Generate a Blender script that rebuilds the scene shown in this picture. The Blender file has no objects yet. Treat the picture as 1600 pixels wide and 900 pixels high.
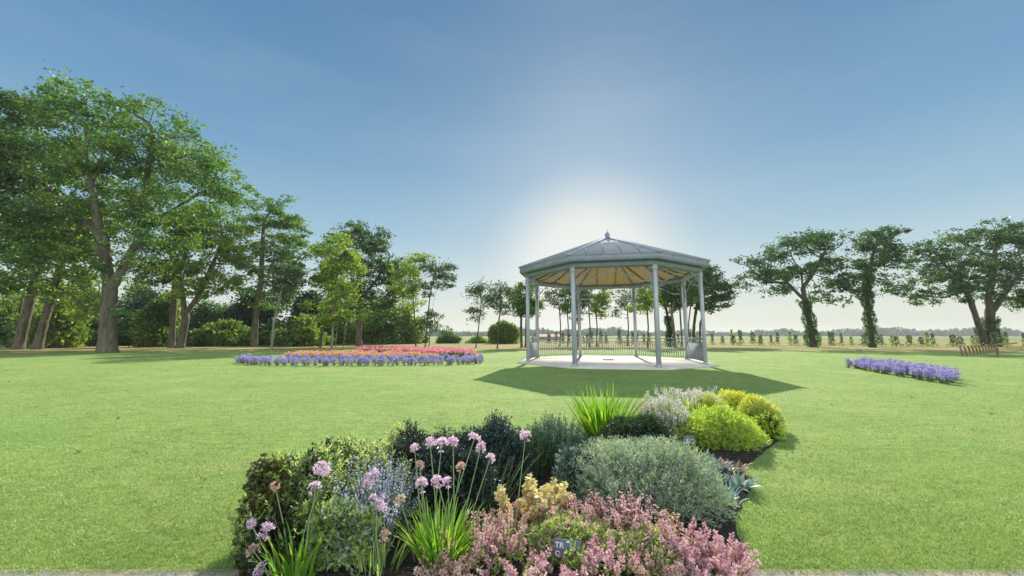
import bpy, math, random
import numpy as np
from mathutils import Vector
R = math.radians
rad = np.radians

# ------------------------------------------------------------------ camera, sky, sun, exposure
scene = bpy.context.scene
COL = scene.collection
CAM_H, PITCH, FPX = 1.3, 0.12339, 600.0          # metres, radians, focal length for a 1600 px wide frame
cam_d = bpy.data.cameras.new("camera"); cam_d.sensor_width = 36.0; cam_d.lens = 36.0 * FPX / 1600.0
cam_d.clip_start = 0.05; cam_d.clip_end = 6000
cam = bpy.data.objects.new("camera", cam_d); COL.objects.link(cam)
cam.location = (0, 0, CAM_H); cam.rotation_euler = (math.pi / 2 + PITCH, 0, 0)
scene.camera = cam

SUN_AZ, SUN_EL = R(11.9), R(33.0)
EXPOSURE = 1.0
HAZE = 0.00030
GAIN = 2.0 ** EXPOSURE
vs = scene.view_settings
vs.view_transform = 'Standard'; vs.look = 'None'; vs.gamma = 1.0; vs.exposure = EXPOSURE; vs.use_curve_mapping = False


def lin(r, g, b):
    f = lambda c: (c / 255 / 12.92) if c / 255 <= .04045 else ((c / 255 + .055) / 1.055) ** 2.4
    return (f(r), f(g), f(b))


class NT:
    """small helper round a node tree"""
    def __init__(s, tree):
        s.t = tree; s.n = tree.nodes; s.l = tree.links

    def add(s, typ, ins=None, **kw):
        nd = s.n.new(typ)
        for k, v in kw.items(): setattr(nd, k, v)
        for k, v in (ins or {}).items():
            if isinstance(v, bpy.types.NodeSocket): s.l.new(v, nd.inputs[k])
            else:
                if isinstance(v, (tuple, list)) and len(v) == 3 and nd.inputs[k].type == 'RGBA': v = (*v, 1)
                nd.inputs[k].default_value = v
        return nd

    def math(s, op, a, b=0.0, clamp=False):
        return s.add('ShaderNodeMath', {0: a, 1: b}, operation=op, use_clamp=clamp).outputs[0]

    def mix(s, f, a, b, blend='MIX'):
        nd = s.n.new('ShaderNodeMix'); nd.data_type = 'RGBA'; nd.blend_type = blend
        for i, v in ((0, f), (6, a), (7, b)):
            if isinstance(v, bpy.types.NodeSocket): s.l.new(v, nd.inputs[i])
            else: nd.inputs[i].default_value = (*v, 1) if isinstance(v, (tuple, list)) and len(v) == 3 else v
        return nd.outputs[2]

    def ramp(s, f, stops, interp='LINEAR'):
        nd = s.n.new('ShaderNodeValToRGB'); s.l.new(f, nd.inputs[0]); cr = nd.color_ramp; cr.interpolation = interp
        while len(cr.elements) < len(stops): cr.elements.new(0.5)
        for e, (p, c) in zip(cr.elements, stops):
            e.position = p; e.color = (*c, 1) if len(c) == 3 else c
        return nd.outputs[0]


world = bpy.data.worlds.new("World"); scene.world = world; world.use_nodes = True
W = NT(world.node_tree); W.n.clear()
SKY_STRENGTH = 0.1
sky = W.add('ShaderNodeTexSky', sky_type='NISHITA', sun_disc=False, sun_elevation=SUN_EL, sun_rotation=SUN_AZ,
            altitude=50.0, air_density=1.0, dust_density=1.6, ozone_density=1.0)
tc = W.add('ShaderNodeTexCoord')
nrm = W.add('ShaderNodeVectorMath', {0: tc.outputs['Generated']}, operation='NORMALIZE').outputs[0]
sep = W.add('ShaderNodeSeparateXYZ', {0: nrm})
z = sep.outputs['Z']
def dl(*c): return tuple(v / GAIN / SKY_STRENGTH * 0.1 for v in lin(*c))
grad = W.ramp(z, [(0.0, dl(220, 222, 200)), (0.05, dl(226, 231, 217)), (0.13, dl(202, 222, 226)), (0.24, dl(158, 196, 218)),
                  (0.40, dl(118, 166, 204)), (0.56, dl(97, 147, 188)), (0.72, dl(80, 131, 176)), (0.80, dl(84, 138, 188)), (0.92, tuple(1.35 * q for q in dl(205, 218, 232)))])  # last stop: overhead sky brightened as added fill light, above the view
# brighter hazy air round the sun's bearing, widest low down
gd = Vector((math.sin(R(11.5)) * math.cos(R(9)), math.cos(R(11.5)) * math.cos(R(9)), math.sin(R(9))))
dot = W.add('ShaderNodeVectorMath', {0: nrm, 1: tuple(gd)}, operation='DOT_PRODUCT').outputs['Value']
ang = W.math('ARCCOSINE', W.math('MINIMUM', dot, 0.99999))
halo = W.ramp(W.math('DIVIDE', ang, R(60)), [(0.0, (1, 1, 1)), (0.13, (.92, .92, .92)), (0.19, (.50, .50, .50)), (0.27, (.16, .16, .16)), (0.50, (.05, .05, .05)), (0.85, (0, 0, 0))], 'B_SPLINE')
cnz = W.add('ShaderNodeTexNoise', {'Vector': W.add('ShaderNodeMapping', {0: nrm, 3: (.7, 1.6, 6.0)}).outputs[0], 'Scale': 2.2, 'Detail': 5.0, 'Roughness': .55}).outputs[0]
grad = W.mix(W.math('MULTIPLY', W.math('SUBTRACT', cnz, .48, True), .35), grad, dl(196, 214, 226))
grad = W.mix(halo, grad, dl(243, 244, 238))
# unseen sky opposite the sun brightened as added fill light, mottled by noise
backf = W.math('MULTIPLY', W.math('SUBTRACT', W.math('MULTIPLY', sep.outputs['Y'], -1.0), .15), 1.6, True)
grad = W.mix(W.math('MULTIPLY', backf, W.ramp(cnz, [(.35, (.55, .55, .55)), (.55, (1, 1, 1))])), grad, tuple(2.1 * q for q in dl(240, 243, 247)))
nish = W.mix(1.0, sky.outputs[0], (0.018, 0.018, 0.018), 'MULTIPLY')
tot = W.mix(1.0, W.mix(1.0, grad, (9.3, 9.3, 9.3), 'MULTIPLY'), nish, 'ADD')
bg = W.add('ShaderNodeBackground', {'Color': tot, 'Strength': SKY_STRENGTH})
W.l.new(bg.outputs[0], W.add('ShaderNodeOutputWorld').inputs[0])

sd = bpy.data.lights.new("sun", 'SUN'); sd.energy = 3.7; sd.angle = R(0.6); sd.color = (1.0, .93, .78)
sun = bpy.data.objects.new("sun", sd); COL.objects.link(sun)
svec = Vector((math.sin(SUN_AZ) * math.cos(SUN_EL), math.cos(SUN_AZ) * math.cos(SUN_EL), math.sin(SUN_EL)))
sun.rotation_euler = svec.to_track_quat('Z', 'Y').to_euler(); sun.location = (8, 30, 25)
scene.cycles.max_bounces = 7; scene.cycles.transparent_max_bounces = 4; scene.cycles.transmission_bounces = 5
scene.cycles.diffuse_bounces = 4; scene.cycles.glossy_bounces = 2; scene.cycles.caustics_reflective = False

# ------------------------------------------------------------------ surveying the photograph
SP, CP = math.sin(PITCH), math.cos(PITCH)


def ray(u, v):
    up = 450.0 - v
    return (u - 800.0), FPX * CP - up * SP, FPX * SP + up * CP


def ground(u, v):
    x, y, zz = ray(u, v); k = -CAM_H / zz
    return x * k, y * k


def at(u, v, Y):
    x, y, zz = ray(u, v); k = Y / y
    return x * k, Y, CAM_H + zz * k


# ------------------------------------------------------------------ object helpers
def link(name, data, parent=None):
    o = bpy.data.objects.new(name, data); COL.objects.link(o)
    if parent is not None: o.parent = parent
    return o


def tag(o, label=None, cat=None, group=None, kind=None):
    for k, v in (('label', label), ('category', cat), ('group', group), ('kind', kind)):
        if v: o[k] = v
    return o


def empty(name, loc, rz=0.0):
    o = link(name, None); o.location = loc; o.rotation_euler = (0, 0, rz); o.empty_display_size = .1
    return o


def copy_tree(o, parent=None):
    c = o.copy(); COL.objects.link(c)
    if parent is not None: c.parent = parent
    for ch in list(o.children): copy_tree(ch, c)
    return c


class MB:
    """collects vertices and faces, builds ONE mesh object"""
    def __init__(s): s.V = []; s.F = []; s.n = 0

    def add(s, V, F, mi=0, off=True):
        V = np.asarray(V, float).reshape(-1, 3); F = np.asarray(F, int)
        s.V.append(V); s.F.append((F + s.n, mi)); s.n += len(V); return s

    def merge(s, o, T=None):
        for V in o.V: s.V.append(V if T is None else T(V))
        for F, m in o.F: s.F.append((F + s.n, m))
        s.n += o.n; return s

    def mesh(s, name, mats, smooth=False):
        V = np.concatenate(s.V); me = bpy.data.meshes.new(name)
        me.vertices.add(len(V)); me.vertices.foreach_set('co', V.ravel())
        loops = np.concatenate([F.ravel() for F, _ in s.F]); sizes = np.concatenate([np.full(len(F), F.shape[1]) for F, _ in s.F])
        mi = np.concatenate([np.full(len(F), m) for F, m in s.F])
        me.loops.add(len(loops)); me.loops.foreach_set('vertex_index', loops)
        me.polygons.add(len(sizes)); me.polygons.foreach_set('loop_start', np.concatenate([[0], np.cumsum(sizes)[:-1]]))
        me.polygons.foreach_set('material_index', mi)
        if smooth: me.polygons.foreach_set('use_smooth', np.ones(len(sizes), bool))
        for m in (mats if isinstance(mats, (list, tuple)) else [mats]): me.materials.append(m)
        me.update(calc_edges=True); me.validate(); return me

    def build(s, name, mats, parent=None, smooth=False, loc=None):
        o = link(name, s.mesh(name, mats, smooth), parent)
        if loc is not None: o.location = loc
        return o

    # --- shapes
    def box(s, c, d, rz=0.0, mi=0):
        c = np.array(c, float); h = np.array(d, float) / 2
        P = np.array([[x, y, zz] for zz in (-1, 1) for y in (-1, 1) for x in (-1, 1)]) * h
        ca, sa = math.cos(rz), math.sin(rz)
        P = np.stack([P[:, 0] * ca - P[:, 1] * sa, P[:, 0] * sa + P[:, 1] * ca, P[:, 2]], 1) + c
        return s.add(P, [[0, 2, 3, 1], [4, 5, 7, 6], [0, 1, 5, 4], [2, 6, 7, 3], [0, 4, 6, 2], [1, 3, 7, 5]], mi)

    def bar(s, a, b, w, h, mi=0):
        a = np.array(a, float); b = np.array(b, float); d = b - a; d /= np.linalg.norm(d)
        sd_ = np.cross(d, [0, 0, 1.0])
        if np.linalg.norm(sd_) < 1e-4: sd_ = np.array([1.0, 0, 0])
        sd_ /= np.linalg.norm(sd_); u = np.cross(sd_, d)
        P = [p + sd_ * w / 2 * i + u * h / 2 * j for p in (a, b) for j in (-1, 1) for i in (-1, 1)]
        return s.add(P, [[0, 1, 3, 2], [4, 6, 7, 5], [0, 4, 5, 1], [2, 3, 7, 6], [0, 2, 6, 4], [1, 5, 7, 3]], mi)

    def tube(s, P, r, k=6, mi=0):
        P = np.asarray(P, float); n = len(P); r = np.broadcast_to(np.asarray(r, float), (n,))
        T = np.gradient(P, axis=0); T /= np.linalg.norm(T, axis=1)[:, None] + 1e-9
        ref = np.array([1.0, .13, 0]) if abs(T[:, 2]).mean() > .5 else np.array([0, .1, 1.0])
        A = np.cross(T, ref); A /= np.linalg.norm(A, axis=1)[:, None] + 1e-9; B = np.cross(T, A)
        th = np.arange(k) * 2 * np.pi / k
        V = P[:, None, :] + r[:, None, None] * (np.cos(th)[None, :, None] * A[:, None, :] + np.sin(th)[None, :, None] * B[:, None, :])
        i = np.arange(n - 1)[:, None] * k; j = np.arange(k)[None, :]; j2 = (j + 1) % k
        F = np.stack([i + j, i + j2, i + k + j2, i + k + j], -1).reshape(-1, 4)
        return s.add(V.reshape(-1, 3), F, mi)

    def prism(s, ring, z0, z1, mi=0):
        ring = np.asarray(ring, float); n = len(ring)
        V = np.concatenate([np.c_[ring, np.full(n, z0)], np.c_[ring, np.full(n, z1)]])
        i = np.arange(n); j = (i + 1) % n
        s.add(V, np.stack([i, j, j + n, i + n], 1), mi); b = s.n - 2 * n
        s.F.append((np.array([[*(b + n + i)]]), mi)); s.F.append((np.array([[*(b + i[::-1])]]), mi)); return s

    def lathe(s, prof, k=12, c=(0, 0, 0), mi=0):
        th = np.arange(k) * 2 * np.pi / k; n = len(prof)
        V = np.array([[r * math.cos(t) + c[0], r * math.sin(t) + c[1], zz + c[2]] for r, zz in prof for t in th])
        i = np.arange(n - 1)[:, None] * k; j = np.arange(k)[None, :]; j2 = (j + 1) % k
        return s.add(V, np.stack([i + j, i + j2, i + k + j2, i + k + j], -1).reshape(-1, 4), mi)


def unit(v): return v / (np.linalg.norm(v, axis=-1, keepdims=True) + 1e-9)


def leafq(mb, rng, C, D, L, Wd, mi=0, fold=.18, at_=.45):
    """diamond shaped leaves: base C, axis D, length L, width Wd"""
    C = np.asarray(C, float); n = len(C); D = unit(np.asarray(D, float))
    L = np.broadcast_to(L, (n,))[:, None]; Wd = np.broadcast_to(Wd, (n,))[:, None]
    S = unit(np.cross(D, rng.normal(size=(n, 3)))); N = np.cross(D, S)
    V = np.stack([C, C + D * L * at_ + S * Wd / 2 + N * Wd * fold, C + D * L, C + D * L * at_ - S * Wd / 2 + N * Wd * fold], 1)
    F = np.arange(n)[:, None] * 4 + np.arange(4)[None]
    return mb.add(V.reshape(-1, 3), F, mi)


def straps(mb, rng, B, az, L, Wd, lean, bend, k=4, mi=0):
    """long arching blades rooted at B: az heading, lean from vertical at the root, bend added along the blade"""
    n = len(B); t = np.linspace(0, 1, k + 1)
    a = lean[:, None] + bend[:, None] * t[None] ** 1.5
    ds = (L / k)[:, None]
    hx = np.concatenate([np.zeros((n, 1)), np.cumsum(np.sin(a[:, :-1]) * ds, 1)], 1); hz = np.concatenate([np.zeros((n, 1)), np.cumsum(np.cos(a[:, :-1]) * ds, 1)], 1)
    H = np.stack([np.cos(az), np.sin(az), 0 * az], 1); S = np.stack([-np.sin(az), np.cos(az), 0 * az], 1)
    tw = rng.uniform(-.8, .8, n); S = S * np.cos(tw)[:, None] + H * np.sin(tw)[:, None]
    C = B[:, None] + H[:, None] * hx[..., None] + np.array([0, 0, 1.0]) * hz[..., None]
    w = (Wd[:, None] * (1 - t[None] ** 2.5 * .93) * (0.75 + .25 * np.sin(np.pi * t)[None]))[..., None] / 2
    V = np.stack([C - S[:, None] * w, C + S[:, None] * w], 2)
    i = np.arange(n)[:, None] * (2 * (k + 1)) + np.arange(k)[None] * 2
    F = np.stack([i, i + 1, i + 3, i + 2], -1).reshape(-1, 4)
    return mb.add(V.reshape(-1, 3), F, mi)


# ------------------------------------------------------------------ materials
def new_mat(name):
    m = bpy.data.materials.new(name); m.use_nodes = True; t = NT(m.node_tree); t.n.clear(); return m, t


def leaf_mat(name, cols, trans=.4, gloss=.05, nscale=1.5, tint=None):
    """foliage: colour varies from leaf to leaf and from clump to clump; part of the light passes through"""
    m, t = new_mat(name)
    g = t.add('ShaderNodeNewGeometry'); c = t.add('ShaderNodeTexCoord')
    nz = t.add('ShaderNodeTexNoise', {'Vector': c.outputs['Object'], 'Scale': nscale, 'Detail': 3.0}).outputs[0]
    f = t.math('ADD', t.math('MULTIPLY', g.outputs['Random Per Island'], .6), t.math('MULTIPLY', t.math('SUBTRACT', nz, .30), 1.0), True)
    st = [(i / max(1, len(cols) - 1), cc) for i, cc in enumerate(cols)]
    col = t.ramp(f, st)
    bt = tint or (1.15, 1.2, .6)
    tcol = t.mix(1.0, col, bt, 'MULTIPLY')
    d = t.add('ShaderNodeBsdfDiffuse', {'Color': col}).outputs[0]; tr = t.add('ShaderNodeBsdfTranslucent', {'Color': tcol}).outputs[0]
    mx = t.add('ShaderNodeMixShader', {0: trans, 1: d, 2: tr}).outputs[0]
    gl = t.add('ShaderNodeBsdfGlossy', {'Color': (.8, .85, .9), 'Roughness': .45}).outputs[0]
    mx = t.add('ShaderNodeMixShader', {0: gloss, 1: mx, 2: gl}).outputs[0]
    t.l.new(mx, t.add('ShaderNodeOutputMaterial').inputs[0]); return m


def solid_mat(name, c1, c2=None, rough=.6, scale=3.0, bump=0.0, bscale=20.0, metal=0.0, stretch=(1, 1, 1), spec=.3):
    m, t = new_mat(name); c = t.add('ShaderNodeTexCoord')
    mp = t.add('ShaderNodeMapping', {0: c.outputs['Object'], 3: stretch}).outputs[0]
    nz = t.add('ShaderNodeTexNoise', {'Vector': mp, 'Scale': scale, 'Detail': 6.0, 'Roughness': .6}).outputs[0]
    col = t.ramp(nz, [(.3, c1), (.7, c2 or c1)])
    p = t.add('ShaderNodeBsdfPrincipled', {'Base Color': col, 'Roughness': rough, 'Metallic': metal, 'Specular IOR Level': spec})
    if bump:
        nb = t.add('ShaderNodeTexNoise', {'Vector': mp, 'Scale': bscale, 'Detail': 5.0}).outputs[0]
        t.l.new(t.add('ShaderNodeBump', {'Height': nb, 'Strength': bump, 'Distance': .05}).outputs[0], p.inputs['Normal'])
    t.l.new(p.outputs[0], t.add('ShaderNodeOutputMaterial').inputs[0]); return m


BARK = solid_mat('bark', (.055, .05, .035), (.19, .17, .12), .9, 5, .9, 9, stretch=(1, 1, .22))
BARK_DARK = solid_mat('bark_dark', (.035, .035, .025), (.11, .10, .07), .9, 5, .8, 9, stretch=(1, 1, .22))
BARK_PALE = solid_mat('bark_pale', (.12, .11, .08), (.32, .30, .23), .85, 5, .5, 9, stretch=(1, 1, .4))
OAK = leaf_mat('oak_leaves', [(.028, .10, .042), (.065, .175, .042), (.16, .28, .045), (.34, .40, .06)], .54, nscale=.45)  # yellow end of the ramp paints sunlit patches into the crowns
OAK_DARK = leaf_mat('oak_leaves_dark', [(.014, .058, .036), (.034, .105, .040), (.080, .17, .040), (.20, .28, .05)], .46, nscale=.5)
LIME = leaf_mat('young_leaves', [(.05, .15, .03), (.13, .26, .03), (.28, .38, .04), (.48, .50, .07)], .58)
THIN = leaf_mat('thin_leaves', [(.04, .09, .05), (.08, .14, .06), (.14, .20, .08)], .45)
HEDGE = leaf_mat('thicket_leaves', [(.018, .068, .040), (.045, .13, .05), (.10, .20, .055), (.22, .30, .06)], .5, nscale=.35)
HEDGE_Y = leaf_mat('thicket_leaves_sunny', [(.04, .11, .035), (.11, .21, .04), (.24, .33, .05), (.42, .44, .08)], .58, nscale=.6)  # yellower copy of the thicket leaves, sunlit look put into the colour
FIR = leaf_mat('fir_leaves', [(.008, .034, .026), (.018, .058, .036), (.038, .09, .045)], .3, nscale=.8)
IVY = leaf_mat('ivy_leaves', [(.025, .08, .03), (.06, .15, .04), (.15, .24, .05)], .5, nscale=2)

# ------------------------------------------------------------------ ground, lawn, path
rng0 = np.random.default_rng(3)


def poly_mesh(pts, zz):
    mb = MB(); n = len(pts); mb.add(np.c_[np.asarray(pts, float), np.full(n, zz)], [list(range(n))]); return mb


m_field, t = new_mat('field_grass')
c = t.add('ShaderNodeTexCoord').outputs['Object']
n1 = t.add('ShaderNodeTexNoise', {'Vector': t.add('ShaderNodeMapping', {0: c, 3: (.25, 1, 1)}).outputs[0], 'Scale': .25, 'Detail': 8.0, 'Roughness': .65}).outputs[0]
n2 = t.add('ShaderNodeTexNoise', {'Vector': c, 'Scale': 3.0, 'Detail': 6.0}).outputs[0]
f = t.math('ADD', t.math('MULTIPLY', n1, .7), t.math('MULTIPLY', n2, .3))
col = t.ramp(f, [(.36, (.11, .15, .045)), (.46, (.20, .20, .07)), (.55, (.34, .28, .13)), (.66, (.42, .33, .18))])
yy = t.add('ShaderNodeSeparateXYZ', {0: c}).outputs['Y']
n3 = t.add('ShaderNodeTexNoise', {'Vector': t.add('ShaderNodeMapping', {0: c, 3: (.15, 1, 1)}).outputs[0], 'Scale': .03, 'Detail': 3.0}).outputs[0]
far = t.math('DIVIDE', t.math('SUBTRACT', yy, 60.0), 60.0, True)
col = t.mix(far, col, t.ramp(n3, [(.38, (.13, .19, .07)), (.5, (.22, .25, .10)), (.62, (.32, .28, .15))]))
p = t.add('ShaderNodeBsdfPrincipled', {'Base Color': col, 'Roughness': .95, 'Specular IOR Level': .1})
t.l.new(t.add('ShaderNodeBump', {'Height': n2, 'Strength': .5, 'Distance': .1}).outputs[0], p.inputs['Normal'])
t.l.new(p.outputs[0], t.add('ShaderNodeOutputMaterial').inputs[0])
mb = MB(); S = 1500
mb.add([[-S, -60, 0], [S, -60, 0], [S, S, 0], [-S, S, 0]], [[0, 1, 2, 3]])
tag(mb.build('ground', m_field), kind='structure', label='dry field and verge stretching to the horizon')

m_lawn, t = new_mat('lawn_grass')
c = t.add('ShaderNodeTexCoord').outputs['Object']
na = t.add('ShaderNodeTexNoise', {'Vector': t.add('ShaderNodeMapping', {0: c, 3: (.35, 1, 1)}).outputs[0], 'Scale': 9.0, 'Detail': 8.0, 'Roughness': .7}).outputs[0]
nb = t.add('ShaderNodeTexNoise', {'Vector': c, 'Scale': .55, 'Detail': 5.0, 'Roughness': .6}).outputs[0]
nc = t.add('ShaderNodeTexNoise', {'Vector': t.add('ShaderNodeMapping', {0: c, 3: (.4, 1, 1)}).outputs[0], 'Scale': 42.0, 'Detail': 5.0, 'Roughness': .7}).outputs[0]
f = t.math('ADD', t.math('MULTIPLY', na, .5), t.math('ADD', t.math('MULTIPLY', nb, .2), t.math('MULTIPLY', nc, .3)))
col = t.ramp(f, [(.36, (.085, .15, .034)), (.45, (.17, .265, .066)), (.54, (.225, .325, .092)), (.64, (.32, .42, .14))])
npz = t.add('ShaderNodeTexNoise', {'Vector': t.add('ShaderNodeMapping', {0: c, 3: (.6, 1, 1)}).outputs[0], 'Scale': .9, 'Detail': 7.0, 'Roughness': .7}).outputs[0]
col = t.mix(t.ramp(npz, [(.52, (0, 0, 0)), (.68, (.55, .55, .55))]), col, (.34, .36, .14))
npy = t.add('ShaderNodeTexNoise', {'Vector': c, 'Scale': .33, 'Detail': 6.0, 'Roughness': .65}).outputs[0]
col = t.mix(t.ramp(npy, [(.50, (0, 0, 0)), (.66, (.5, .5, .5))]), col, (.15, .27, .075))
yy = t.add('ShaderNodeSeparateXYZ', {0: c}).outputs['Y']
dry = t.math('ADD', t.math('DIVIDE', t.math('SUBTRACT', yy, 30.0), 22.0), t.math('MULTIPLY', t.math('SUBTRACT', t.add('ShaderNodeTexNoise', {'Vector': t.add('ShaderNodeMapping', {0: c, 3: (.2, 1, 1)}).outputs[0], 'Scale': .35, 'Detail': 6.0}).outputs[0], .5), 3.0), True)
col = t.mix(dry, col, (.30, .29, .11))
p = t.add('ShaderNodeBsdfPrincipled', {'Base Color': col, 'Roughness': .9, 'Specular IOR Level': .15})
t.l.new(t.add('ShaderNodeBump', {'Height': t.math('ADD', na, nc), 'Strength': .6, 'Distance': .03}).outputs[0], p.inputs['Normal'])
t.l.new(p.outputs[0], t.add('ShaderNodeOutputMaterial').inputs[0])
edge = [(-600, 560), (-200, 556.5), (0, 553.5), (170, 551), (350, 547.5), (560, 546), (700, 547.5), (830, 548.5), (1110, 545.5), (1270, 546.5), (1400, 548.5), (1600, 551.5), (1900, 556), (2300, 561)]
E_ = [ground(*e) for e in edge]; pts = []
for a, b in zip(E_[:-1], E_[1:]):
    for k in range(30):
        s_ = k / 30; x = a[0] * (1 - s_) + b[0] * s_; y = a[1] * (1 - s_) + b[1] * s_
        pts.append((x, y + math.sin(x * 1.3) * .25 + math.sin(x * 3.7 + 1) * .18 + rng0.normal() * .12))
pts = [(-75, 2.265), (75, 2.265), (75, 25)] + pts[::-1] + [(-75, 25)]
tag(poly_mesh(pts, .004).build('lawn', m_lawn), kind='structure', label='mown green lawn spreading round the flower bed and bandstand')

m_path, t = new_mat('path_paving')
c = t.add('ShaderNodeTexCoord').outputs['Object']
bk = t.add('ShaderNodeTexBrick', {'Vector': c, 'Color1': (.30, .26, .22), 'Color2': (.16, .18, .21), 'Mortar': (.08, .075, .06), 'Scale': 1.0, 'Mortar Size': .008, 'Brick Width': .2, 'Row Height': .1})
nz = t.add('ShaderNodeTexNoise', {'Vector': c, 'Scale': 9.0, 'Detail': 6.0}).outputs[0]
col = t.mix(.6, bk.outputs[0], t.ramp(nz, [(.35, (.14, .16, .2)), (.5, (.3, .26, .2)), (.65, (.46, .38, .3))]))
p = t.add('ShaderNodeBsdfPrincipled', {'Base Color': col, 'Roughness': .85})
t.l.new(p.outputs[0], t.add('ShaderNodeOutputMaterial').inputs[0])
mb = MB(); mb.add([[-60, -40, .008], [60, -40, .008], [60, 2.315, .008], [-60, 2.315, .008]], [[0, 1, 2, 3]])
tag(mb.build('path', m_path), kind='structure', label='paved path along the near edge of the lawn')

bed_px = [(368, 925), (374, 800), (420, 772), (520, 752), (650, 735), (780, 715), (880, 688), (960, 668), (1040, 652), (1110, 648), (1180, 652),
          (1218, 664), (1216, 690), (1190, 712), (1160, 732), (1176, 762), (1160, 792), (1148, 815), (1156, 850), (1166, 925)]
BED = np.array([ground(*q) for q in bed_px])
m_soil = solid_mat('soil', (.018, .014, .012), (.06, .048, .042), .95, 22, 1.0, 60)
# soil as a low mound: rings shrinking to the middle
mb = MB(); ctr = BED.mean(0); dense = []
for i in range(len(BED)):
    a, b = BED[i], BED[(i + 1) % len(BED)]
    for k in range(6): dense.append(a * (1 - k / 6) + b * k / 6 + rng0.normal(size=2) * .008)
dense = np.array(dense); n = len(dense)
rings = [np.c_[dense, np.full(n, .006)], np.c_[ctr + (dense - ctr) * .97, np.full(n, .03)], np.c_[ctr + (dense - ctr) * .8, np.full(n, .035)]]
V = np.concatenate(rings); i = np.arange(n); j = (i + 1) % n
mb.add(V, np.concatenate([np.stack([i, j, j + n, i + n], 1), np.stack([i + n, j + n, j + 2 * n, i + 2 * n], 1)])); mb.F.append((np.array([list(2 * n + i)]), 0))
tag(mb.build('soil', m_soil), kind='structure', label='dark bare soil of the mixed flower bed')


def inside(P, poly):
    x, y = P[:, 0], P[:, 1]; r = np.zeros(len(P), bool); n = len(poly)
    for i in range(n):
        (x1, y1), (x2, y2) = poly[i], poly[(i + 1) % n]
        if y1 == y2: continue
        r ^= ((y1 > y) != (y2 > y)) & (x < (x2 - x1) * (y - y1) / (y2 - y1) + x1)
    return r


GX, GY, GR, GROT = 4.93, 19.39, 4.24, -0.2034      # bandstand centre, post circle, turn


def octa(r, z=None):
    a = rad(np.arange(8) * 45 - 112.5) + GROT
    return np.stack([r * np.cos(a), r * np.sin(a)], 1)


# grass blades, dense near the camera and thinning with distance
m_blade = leaf_mat('grass_blades', [(.09, .18, .04), (.22, .35, .085), (.34, .46, .13), (.50, .56, .22)], .5, .04, .8, (1.1, 1.08, .8))
N = 420000
v = 556 + (1010 - 556) * rng0.random(N) ** .9; u = rng0.uniform(-420, 2020, N)
up = 450 - v; zz = FPX * SP + up * CP; k = -CAM_H / zz; X = (u - 800) * k; Y = (FPX * CP - up * SP) * k
P = np.stack([X, Y], 1)
ok = (Y > 2.262) & (Y < 26) & ~inside(P, BED) & (np.hypot(X - GX, Y - GY) > 4.75)
P = P[ok]; n = len(P); Y = P[:, 1]
az = rng0.uniform(0, 2 * np.pi, n); h = rng0.uniform(.008, .026, n) * (1 + Y * .012); ln = rng0.uniform(.2, 1.3, n) * h; w = (.0018 + .0011 * Y) * rng0.uniform(.6, 1.3, n)
B = np.c_[P, np.full(n, .003)]; wa = rng0.uniform(0, 2 * np.pi, n)
Sd = np.stack([np.cos(wa), np.sin(wa), 0 * wa], 1) * w[:, None]
tip = B + np.stack([np.cos(az) * ln, np.sin(az) * ln, h], 1)
mb = MB(); mb.add(np.stack([B - Sd / 2, B + Sd / 2, tip], 1).reshape(-1, 3), np.arange(3 * n).reshape(-1, 3))
tag(mb.build('grass', m_blade), kind='stuff', label='short green grass blades of the lawn')

# ------------------------------------------------------------------ trees
def colonize(rng, stems, attr, step, kill, maxit=70, upb=.12):
    P, par = [], []
    for st in stems:
        st = np.asarray(st, float); first = st[0]; last = -1
        if P and first[2] > .3:
            last = int(np.argmin(np.linalg.norm(np.array(P) - first, axis=1)))
        else:
            P.append(first); par.append(-1); last = len(P) - 1
        for a, b in zip(st[:-1], st[1:]):
            m = max(1, int(round(np.linalg.norm(b - a) / step)))
            for k in range(1, m + 1):
                P.append(a + (b - a) * k / m); par.append(last); last = len(P) - 1
    P = np.array(P); A = attr.copy()
    zmin = max(s[-1][2] for s in stems) * .45
    D = np.linalg.norm(A[:, None] - P[None], axis=2); D[:, P[:, 2] < zmin] += 1e4; ni = D.argmin(1); nd = D.min(1)
    for it in range(maxit):
        if not len(A): break
        dirs = unit(A - P[ni]); uniq, inv = np.unique(ni, return_inverse=True)
        acc = np.zeros((len(uniq), 3)); np.add.at(acc, inv, dirs)
        acc = unit(acc) + rng.normal(size=acc.shape) * .16 + np.array([0, 0, upb])
        new = P[uniq] + unit(acc) * step; base = len(P)
        P = np.concatenate([P, new]); par += [int(q) for q in uniq]
        Dn = np.linalg.norm(A[:, None] - new[None], axis=2); j = Dn.argmin(1); m = Dn[np.arange(len(A)), j]
        b = m < nd; nd = np.where(b, m, nd); ni = np.where(b, base + j, ni)
        keep = nd > kill; A, ni, nd = A[keep], ni[keep], nd[keep]
    return P, np.array(par)


brng = np.random.default_rng(4)


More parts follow.
